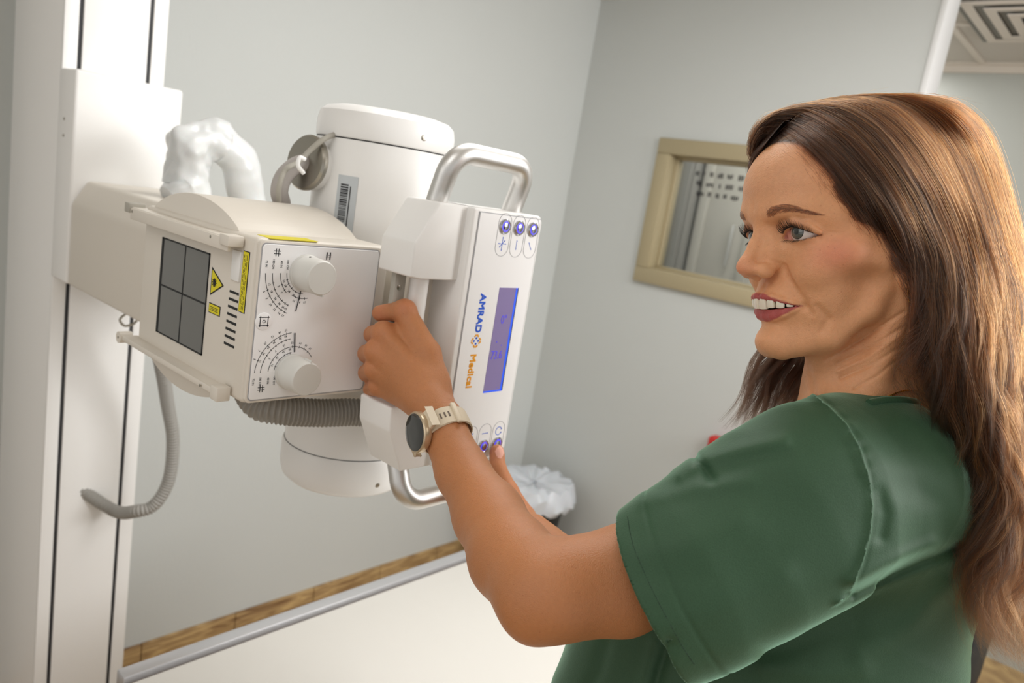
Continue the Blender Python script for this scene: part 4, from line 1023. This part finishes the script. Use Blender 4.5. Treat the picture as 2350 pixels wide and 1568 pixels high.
# ================================================================ SCRUB TOP
SL=[(1500,1376,.615),(1585,1328,.62),(1695,1263,.63),(1790,1197,.64),(1862,1158,.65),(1930,1140,.665)]
SLh=[207,214,222,229,228,190]
S_C=[PC(*s) for s in SL]; S_R=[h*s[2]/F_PX for h,s in zip(SLh,SL)]
SZ=1.28
def zs(c,k): c=c.copy(); c[...,2]*=k; return c
TC_=[(1955,1165,.78),(1860,1310,.785),(1775,1478,.79),(1730,1620,.795),(1690,1780,.80)]; TH=[235,345,396,404,404]
T_C=[PC(*s) for s in TC_]; T_R=[h*s[2]/F_PX for h,s in zip(TH,TC_)]
TZ=1.22
hT,hB,hN=PC(1416,1186,.615),PC(1606,1552,.615),PC(1462,1372,.562)
hn=np.cross(hB-hT,hN-hT); hn/=np.linalg.norm(hn); hn=hn if hn[0]<0 else -hn     # normal points off the sleeve end
SEAM=[(1868,905),(1905,935),(1945,975),(1975,1030),(1997,1100),(2004,1165),(1998,1225),(1978,1300),(1950,1368),(1925,1385)]
def seg2(u,v,pts,closed=False):
    o=None; side=None
    for (x0,y0),(x1,y1) in zip(pts[:-1],pts[1:]):
        dx,dy=x1-x0,y1-y0; L=dx*dx+dy*dy; t=np.clip(((u-x0)*dx+(v-y0)*dy)/L,0,1); d=np.hypot(u-x0-t*dx,v-y0-t*dy)
        cr=np.sign(dx*(v-y0)-dy*(u-x0))
        if o is None: o=d; side=cr
        else: m=d<o; o=np.where(m,d,o); side=np.where(m,cr,side)
    return o,side
# folds: list of (polyline px, amplitude m, width px) on the near surface
FOLDS=[([(1597,1052),(1618,1078),(1634,1100)],-.0042,11),([(1560,1090),(1610,1056),(1700,1030),(1800,1010)],.0035,17),([(1625,1100),(1720,1062),(1800,1045)],-.0018,18),
 ([(1480,1150),(1600,1118),(1720,1105)],.0022,20),([(1450,1265),(1560,1250),(1700,1200)],.0018,30),([(1500,1440),(1640,1400),(1800,1330)],.0020,34),([(1480,1330),(1640,1320),(1780,1265)],-.0015,34),
 ([(1955,1362),(2040,1318),(2120,1285),(2200,1255)],-.0060,15),([(1960,1335),(2050,1290),(2140,1250)],.0040,22),([(2015,1130),(2028,1180),(2020,1230)],-.0035,18),([(2040,1110),(2100,1120),(2160,1160),(2170,1220)],-.0024,30),
 ([(1760,1498),(1850,1470),(1960,1440)],-.0030,28),([(1760,1530),(1860,1545),(1980,1540)],.0035,26),([(1980,1500),(2090,1440),(2180,1350)],.0045,30),
 ([(1500,1600),(1515,1540),(1535,1480)],-.0060,14),([(1470,1600),(1485,1540),(1500,1480)],.0035,16),([(1345,1600),(1375,1540),(1390,1480)],-.0035,18),
 ([(2080,960),(2140,1010),(2190,1090)],.0020,26),([(1905,960),(1950,1010),(1985,1090)],.0010,12)]
def puck(u,v): # gathers beside the seam
    return 0.0007*np.sin((v-900)/5.5)*np.exp(-((v-1010)/60.)**2)
def shirt_sdf(p):
    c=camc(p)
    d=s_chain(zs(c,TZ),[zs(x,TZ) for x in T_C],T_R,.02)/1.0
    d=sm_min(d,s_cap(c,PC(1898,1012,.675),PC(2030,992,.745),.036,.038),.035)
    d=sm_min(d,s_chain(c,[PC(2040,1005,.76),PC(2105,1012,.80),PC(2180,1072,.83),PC(2185,1200,.83)],[.046,.0425,.041,.043]),.03)
    d=sm_min(d,s_chain(c,[PC(1990,1110,.70),PC(2085,1125,.735),PC(2178,1150,.79)],[.085,.074,.040],.02),.03)
    d=sm_min(d,s_chain(c,[PC(1985,1220,.72),PC(2125,1270,.78)],[.066,.056]),.04)
    d=sm_min(d,s_chain(c,[PC(1700,1200,.82),PC(1580,1340,.82),PC(1490,1480,.82),PC(1440,1620,.82)],[.045,.062,.072,.08]),.05)   # chest front
    d=sm_min(d,s_cap(c,PC(1500,1172,.80),PC(1560,1230,.80),.012,.03),.02)
    sl=s_chain(zs(c,SZ),[zs(x,SZ) for x in S_C],S_R,.01)
    d_=-c[:,2]; u=CX+F_PX*c[:,0]/d_; v=CY-F_PX*c[:,1]/d_
    pl=(c-hT.astype(np.float32))@hn.astype(np.float32)
    disp=0
    for pts,amp,wd in FOLDS:
        dist,_=seg2(u,v,pts); disp=disp+amp*np.exp(-(dist/wd)**2)
    dist,side=seg2(u,v,SEAM); near=(d_<.80)
    disp=disp+np.where(near,.0013*np.exp(-(dist/3.6)**2)+.0022*np.exp(-(dist/14)**2)*(side>0)-.0012*np.exp(-(dist/7)**2)*(side<0),0)
    disp=disp+np.where(near,.0008*np.sin((v+u*.2)/6.0)*np.exp(-(dist/16)**2)*np.exp(-((v-1010)/90.)**2),0)
    sl=sl-disp; d=d-disp
    hem=.0010*np.exp(-((pl+.026)/.0016)**2)
    cav=np.maximum(sl+.0068,-pl-.09)
    sl=np.maximum(sl+hem,pl)
    d=sm_min(d,sl,.022)
    d=np.maximum(d,-cav)
    q=p*1.0
    d=d-.0014*np.sin(q[:,0]*38+2*np.sin(q[:,2]*22))*np.sin(q[:,2]*31+q[:,1]*27)
    dn=neck_d(p,.0095)
    d=np.maximum(d,-dn)
    return d*.85
sb0,sb1=bbox([PN(1380,1160,.55),PN(1420,1400,.53),PN(1250,1700,.90),PN(1600,1600,.53),PN(2300,1100,.95),PN(2000,900,.80),PN(2260,1700,.95),PN(2260,1650,.66),PN(1700,900,.62),PN(1400,1640,.92)],.01)
sV,sF=polygonize(shirt_sdf,sb0,sb1,.0019,2,1.5)
def cloth_mat():
    m=bpy.data.materials.new('green_scrub_cloth'); m.use_nodes=True; nt=m.node_tree; b=nt.nodes['Principled BSDF']; L=nt.links.new
    tc=nt.nodes.new('ShaderNodeTexCoord')
    n=nt.nodes.new('ShaderNodeTexNoise'); n.inputs['Scale'].default_value=900; n.inputs['Detail'].default_value=2
    n2=nt.nodes.new('ShaderNodeTexNoise'); n2.inputs['Scale'].default_value=40; n2.inputs['Detail'].default_value=4
    L(tc.outputs['Object'],n.inputs['Vector']); L(tc.outputs['Object'],n2.inputs['Vector'])
    mx=nt.nodes.new('ShaderNodeMix'); mx.data_type='RGBA'; mx.inputs[6].default_value=lin((45,73,50)); mx.inputs[7].default_value=lin((58,90,64)); L(n.outputs['Fac'],mx.inputs[0]); L(mx.outputs[2],b.inputs['Base Color'])
    ad=nt.nodes.new('ShaderNodeMath'); ad.operation='MULTIPLY_ADD'; ad.inputs[1].default_value=2.0; L(n2.outputs['Fac'],ad.inputs[0]); L(n.outputs['Fac'],ad.inputs[2])
    bp=nt.nodes.new('ShaderNodeBump'); bp.inputs['Strength'].default_value=.25; bp.inputs['Distance'].default_value=.0008; L(ad.outputs[0],bp.inputs['Height']); L(bp.outputs['Normal'],b.inputs['Normal'])
    b.inputs['Roughness'].default_value=.62; b.inputs['Specular IOR Level'].default_value=.35; b.inputs['Sheen Weight'].default_value=1.0; b.inputs['Sheen Roughness'].default_value=.32; b.inputs['Sheen Tint'].default_value=lin((190,240,212))
    return m
M['cloth']=cloth_mat()
shirt=np_mesh('scrub_top',sV,sF,M['cloth'],person)

def march(px,py,f,t0=.45,t1=.95):
    q=np.array(P(px,py,1.0))-CAMV; ts=np.arange(t0,t1,.0006); pp=CAMV+q*ts[:,None]; s=f(pp.astype(np.float32)); i=int(np.argmax(s<.0003)) if (s<.0003).any() else int(np.argmin(s)); return Vector(pp[i])
hp=[(1440,1186),(1448,1232),(1462,1276),(1496,1352),(1530,1418),(1566,1484),(1594,1526)]
hs_=spline([Vector((a,b,0)) for a,b in hp],14); mb=MB()
L_=[march(v.x,v.y,shirt_sdf) for v in hs_]
for i in range(len(L_)-1):
    a,b=L_[i],L_[i+1]
    if (b-a).length<.02: mb.tube([a,a+(b-a)*.55],.0003,5)
M['thread']=mat('dark_green_thread',(30,52,40),.7,bump=.02)
mb.build('hem_stitching',M['thread'],shirt)

nb=spline([Vector((a,b,0)) for a,b in ((1992,917),(2035,910),(2085,912),(2130,924),(2172,947),(2212,982),(2236,1015))],10)
NBP=[march(v.x,v.y+9,shirt_sdf) for v in nb]
NBP=[p for i,p in enumerate(NBP) if i==0 or (p-NBP[i-1]).length<.02]
NBP=[(NBP[max(i-2,0)]+NBP[max(i-1,0)]+NBP[i]+NBP[min(i+1,len(NBP)-1)]+NBP[min(i+2,len(NBP)-1)])/5 for i in range(len(NBP))]
MB().tube(NBP,.0036,12).build('neckband',M['cloth'],shirt)

# ================================================================ HAIR
def skull_d(q): return s_ell(q,(0,-6,49),(71,94,77))
def hairpt(px,py,lift=9):
    d=np.array(P(px,py,1.0))-CAMV; d/=-( (R3.transposed()@Vector(d)).z ) if False else 1.0
    ts=np.arange(.58,.86,.002); pp=CAMV+d*ts[:,None]; q=w2h(pp.astype(np.float32)).astype(np.float32); s=skull_d(q)-lift
    i=np.argmax(s<0) if (s<0).any() else int(np.argmin(s)); return pp[i]
def guide(pts,n=44,lift=9):
    out=[]
    for p in pts: out.append(Vector(hairpt(p[0],p[1],lift) if len(p)==2 else PN(*p)))
    sp=spline(out,8); a=np.array([list(v) for v in sp]); s=np.r_[0,np.cumsum(np.linalg.norm(np.diff(a,axis=0),axis=1))]; t=np.linspace(0,s[-1],n)
    return np.stack([np.interp(t,s,a[:,k]) for k in range(3)],1)
NEAR=[
 [(1721,350),(1736,308),(1785,306),(1852,345),(1915,412),(1968,486),(2018,556),(2070,594,.636),(2124,645,.630),(2122,700,.627),(2086,750,.627),(2060,800,.628),(2062,845,.63),(2110,885,.634),(2160,935,.64)],
 [(1720,335),(1745,285),(1812,280),(1890,322),(1962,396),(2022,480),(2072,562),(2132,650,.628),(2138,750,.622),(2134,850,.625),(2170,930,.635),(2222,1010,.64),(2262,1100,.645),(2264,1180,.65)],
 [(1730,310),(1770,264),(1850,256),(1935,300),(2010,380),(2072,480),(2118,580,.63),(2140,690,.62),(2150,800,.62),(2184,900,.625),(2232,1000,.63),(2272,1110,.635),(2252,1230,.635),(2225,1330,.635),(2232,1430,.635),(2292,1500,.64)],
 [(1760,272),(1830,246),(1920,250),(2010,300),(2082,390),(2137,490),(2177,600,.625),(2200,710,.615),(2206,820,.615),(2234,930,.62),(2272,1030,.62),(2296,1130,.625),(2274,1250,.625),(2248,1350,.63),(2272,1450,.63),(2330,1525,.635)],
 [(1845,238),(1930,228),(2020,250),(2100,320),(2162,420),(2208,530,.645),(2238,640,.62),(2255,750,.615),(2255,860,.612),(2280,970,.615),(2310,1080,.62),(2325,1180,.625),(2298,1290,.63),(2282,1390,.635),(2312,1480,.64),(2350,1545,.645)],
 [(1935,221),(2035,224),(2118,262),(2188,342),(2235,450,.66),(2270,570,.64),(2298,690,.63),(2308,800,.63),(2310,920,.63),(2338,1040,.635),(2362,1150,.64),(2350,1270,.645),(2330,1380,.65),(2350,1480,.65),(2385,1570,.65)],
 [(2020,217),(2110,224),(2196,266),(2252,350,.69),(2288,460,.68),(2322,580,.67),(2342,700,.665),(2352,820,.665),(2370,950,.665),(2395,1080,.665),(2410,1200,.665),(2400,1320,.67),(2390,1450,.67),(2400,1570,.67)],
 [(2080,218),(2190,244,.71),(2258,304,.72),(2298,400,.72),(2328,520,.71),(2354,640,.71),(2375,770,.71),(2390,900,.71),(2415,1050,.71),(2440,1200,.71),(2430,1350,.71),(2430,1500,.71)],
 [(2040,222,.74),(2150,245,.76),(2236,315,.78),(2282,430,.785),(2316,560,.785),(2345,700,.785),(2370,850,.785),(2400,1050,.785),(2420,1250,.785),(2420,1450,.785)]]
G=[guide(g,lift=(4 if i==0 else 6 if i==1 else 9)) for i,g in enumerate(NEAR)]
hx=lambda *p: tuple(PN(0,0,1)) 
def hloc(*p): return Vector(h2w(p))
def guide2(pts,n=44):
    sp=spline([p if isinstance(p,Vector) else Vector(PN(*p)) for p in pts],8); a=np.array([list(v) for v in sp]); s=np.r_[0,np.cumsum(np.linalg.norm(np.diff(a,axis=0),axis=1))]; t=np.linspace(0,s[-1],n)
    return np.stack([np.interp(t,s,a[:,k]) for k in range(3)],1)
FAR=[guide2(g) for g in (
 [hloc(4,80,99),hloc(30,74,88),hloc(56,52,60),hloc(68,30,20),hloc(66,30,-30),(1786,790,.80),(1758,850,.80),(1722,920,.80),(1676,995,.80)],
 [hloc(4,60,118),hloc(36,56,104),hloc(64,34,66),hloc(76,15,18),hloc(74,14,-34),(1835,800,.81),(1812,860,.81),(1780,930,.81),(1745,1010,.82)],
 [hloc(4,30,130),hloc(40,26,118),hloc(72,8,70),hloc(82,-5,15),hloc(80,-6,-40),(1880,800,.82),(1862,870,.82),(1838,950,.83),(1820,1040,.84)],
 [hloc(2,-10,134),hloc(44,-20,120),hloc(78,-30,66),hloc(86,-40,10),hloc(82,-40,-50),(1960,820,.86),(1960,900,.87),(1960,1000,.89)],
 [hloc(0,-50,125),hloc(40,-66,104),hloc(66,-84,56),hloc(70,-92,0),hloc(68,-90,-60),(2090,860,.88),(2120,980,.90),(2160,1120,.92)])]
def make_strands(GS,n,layers,seed,rad,wave=.006,clumps=70,gpow=1.0,ends=(.8,1.0),inward=None,jit=.0022,tw=None):
    r=np.random.default_rng(seed); ng=len(GS); A=np.array(GS); m=A.shape[1]; out=[];rr_=[];tn=[]
    for i in range(n):
        g=r.random()**gpow*(ng-1); c=round(g*clumps/(ng-1))*(ng-1)/clumps; cr=np.random.default_rng(int(c*1000)+seed*77+int(r.integers(0,3)))
        lay=r.random()*layers; k=np.linspace(0,1,m); pull=np.clip((k-.12)/.6,0,1)*.62
        gg=np.clip(g+(c-g)*pull,0,ng-1-1e-6); i0=gg.astype(int); f=(gg-i0)[:,None]; b=A[i0,np.arange(m)]*(1-f)+A[i0+1,np.arange(m)]*f
        view=b-CAMV; dist=np.linalg.norm(view,axis=1,keepdims=True); view/=dist
        cz=cr.normal(size=(3,))*jit*1.9; j=r.normal(size=3)*jit
        prof=np.clip(k/.12,0,1)[:,None]
        lift_r=(lay*(.15+.85*np.clip(k/.2,0,1)))[:,None]
        b=b+view*lift_r+ (cz*np.clip(k*1.6,0,1.3)[:,None]+j*(.35+.65*(1-pull))[:,None])*prof
        s=np.linalg.norm(np.diff(b,axis=0),axis=1).sum(); ph=cr.random()*6.28; wl=.085+.05*cr.random(); amp=wave*(.5+cr.random())
        t_=np.gradient(b,axis=0); t_/=np.linalg.norm(t_,axis=1,keepdims=True)+1e-9; sd=np.cross(t_,view); 
        b=b+(sd*np.sin(2*np.pi*s*k/wl+ph)[:,None]+view*np.cos(2*np.pi*s*k/wl+ph+.5)[:,None]*.7)*(amp*np.clip((k-.28)/.5,0,1))[:,None]
        # fine frizz
        fr=r.normal(size=(6,3))*.0006; kk=np.linspace(0,1,6); b=b+np.stack([np.interp(k,kk,fr[:,a]) for a in range(3)],1)*np.clip(k*3,0,1)[:,None]
        e=r.uniform(*ends); L=max(8,int(m*e)); b=b[:L]
        if inward is not None: b=inward(b)
        out.append(b); rr_.append(rad*r.uniform(.7,1.15)*np.clip(1.15-np.linspace(0,1,L)**3,.15,1)*np.clip(.4+np.linspace(0,1,L)*12,0,1))
        tt=.52*max(0,g/(ng-1)-.18)**.9+cr.normal()*.20+r.normal()*.08; tn.append(float(np.clip(tt,0,1)))  # lighter toward the back: balayage plus the light there painted into the tint
    return out,rr_,tn
def keepout(b):
    # push strands off the skin
    q=w2h(b.astype(np.float32)).astype(np.float32); d=s_ell(q,(0,-3,50),(69,90,74)); m=d<3.0
    if m.any():
        c=np.array([0,-3,50.]); v=q[m]-c; v=v/np.linalg.norm(v,axis=1,keepdims=True); q[m]=q[m]+v*(3.0-d[m])[:,None]; b=b.copy(); b[m]=h2w(q[m])
    return b
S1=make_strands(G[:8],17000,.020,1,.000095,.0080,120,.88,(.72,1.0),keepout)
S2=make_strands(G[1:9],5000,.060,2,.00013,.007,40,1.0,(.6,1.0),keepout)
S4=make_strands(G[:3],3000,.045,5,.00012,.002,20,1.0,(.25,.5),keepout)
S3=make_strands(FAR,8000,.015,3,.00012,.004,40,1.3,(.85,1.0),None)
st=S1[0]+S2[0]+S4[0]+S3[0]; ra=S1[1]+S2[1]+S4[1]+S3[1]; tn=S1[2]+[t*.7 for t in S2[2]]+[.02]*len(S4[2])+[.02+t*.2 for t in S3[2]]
# roots along the front hairline that rise and join the sweep
r=np.random.default_rng(21)
NR=4200; RX=r.uniform(-34,62,NR); RZ=97-.0105*RX*RX+r.normal(size=NR)*1.2+np.abs(r.normal(size=NR))*5+np.where(r.random(NR)<.4,r.random(NR)*20,0)
RP=np.stack([RX,np.full(NR,125.),RZ],1).astype(np.float32)
for _ in range(60):
    dd_=head_base(RP); RP[:,1]-=np.where(dd_>.04,np.maximum(dd_*.7,.04),0).astype(np.float32)
for i in range(NR):
    x,y,zh=[float(t) for t in RP[i]]
    if y<20 or dd_[i]>1: continue
    p0=np.array(h2w((x,y-.3,zh)))
    g=np.clip((34+ -x)/60*.9+r.normal()*.25+.35,0,2.4); g=r.uniform(0,2.2) if r.random()<.3 else g; i0=int(g); f=g-i0; A_=G[i0]*(1-f)+G[i0+1]*f
    k0=int(np.clip(np.interp(x,[-34,20,60],[11,5,0])+r.integers(0,4),0,16)); tgt=A_[k0:k0+10]
    q=w2h(np.array([p0,tgt[0]],np.float32)); mid=(q[0]+q[1])/2; c=np.array([0,-3,50.]); v=mid-c; n_=np.linalg.norm(v); e=s_ell(mid[None].astype(np.float32),(0,-3,50),(69,90,74))[0]; mid=mid+v/n_*max(0,5-e)
    u=np.linspace(0,1,9)[:,None]; m=np.array(h2w(mid)); bz=p0*(1-u)**2+2*u*(1-u)*(m*1.0)+tgt[0]*u*u
    b=np.concatenate([bz[:-1],tgt]); b=b+r.normal(size=3)*(.0015 if x<15 else .0042)*np.linspace(0,1,len(b))[:,None]; b=keepout(b)
    st.append(b); ra.append(.0001*np.clip(1.1-np.linspace(0,1,len(b))**3,.2,1)); tn.append(float(np.clip(r.normal()*.12+.08,0,1)))
# flyaway strands over the crown and along the back
r=np.random.default_rng(9)
for i in range(260):
    g=r.uniform(0,6.9); i0=int(g); f=g-i0; b=G[i0]*(1-f)+G[i0+1]*f; k=r.integers(1,12) if r.random()<.6 else r.integers(12,34); p=b[k]; t=b[min(k+1,43)]-b[k]; t/=np.linalg.norm(t)
    c=np.array(h2w((0,-10,30))); o=p-c; o/=np.linalg.norm(o); L=r.uniform(.02,.055); w_=r.normal(size=3)*.5; w_/=max(1e-3,np.linalg.norm(w_)); u=np.linspace(0,1,10)[:,None]
    pts=p-o*.002+t*L*u+o*L*(.55*u*r.uniform(.2,1.0)-.35*u*u)+w_*L*.22*u*u; st.append(pts); ra.append(np.linspace(.00006,.00003,10)); tn.append(r.uniform(.3,.9))
# short baby hairs at the temple and hairline
for i in range(420):
    u=r.random(); px=np.interp(u,[0,.25,.5,.75,1],[1730,1800,1895,1975,2035]); py=np.interp(u,[0,.25,.5,.75,1],[350,330,402,505,600]); p=hairpt(px+r.normal()*5,py+r.normal()*5,3)
    e=hairpt(px+r.uniform(25,60),py+r.uniform(15,60)+40*u,7); a=np.linspace(0,1,8)[:,None]; st.append(p*(1-a)+e*a+r.normal(size=3)*.002*np.sin(a*3)); ra.append(np.linspace(.00007,.00003,8)); tn.append(r.uniform(0,.2))
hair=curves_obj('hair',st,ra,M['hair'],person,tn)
# ================================================================ NECKLACE
ch=[]; 
for (px,py) in ((2005,938),(2030,916),(2055,903),(2085,896),(2115,902),(2140,918),(2165,945),(2185,980)):
    q=np.array(P(px,py,1.0))-CAMV; ts=np.arange(.60,.90,.0008); pp=CAMV+q*ts[:,None]; s=neck_d(pp.astype(np.float32)); s2=torso_sdf(pp.astype(np.float32)); i=np.argmax(s2<.0012) if (s2<.0012).any() else int(np.argmin(s2)); ch.append(Vector(pp[i]))
ck=spline(ch,26); mb=MB(); 
for i in range(0,len(ck)-2,2):
    a,b=ck[i],ck[min(i+3,len(ck)-1)]; mb.tube([a,(a+b)/2+Vector((0,0,.0006*(1 if (i//2)%2 else -1))),b],.00042,6)
tag(mb.build('necklace',M['gold']),'thin gold chain necklace on the back of the neck above the green collar','necklace')
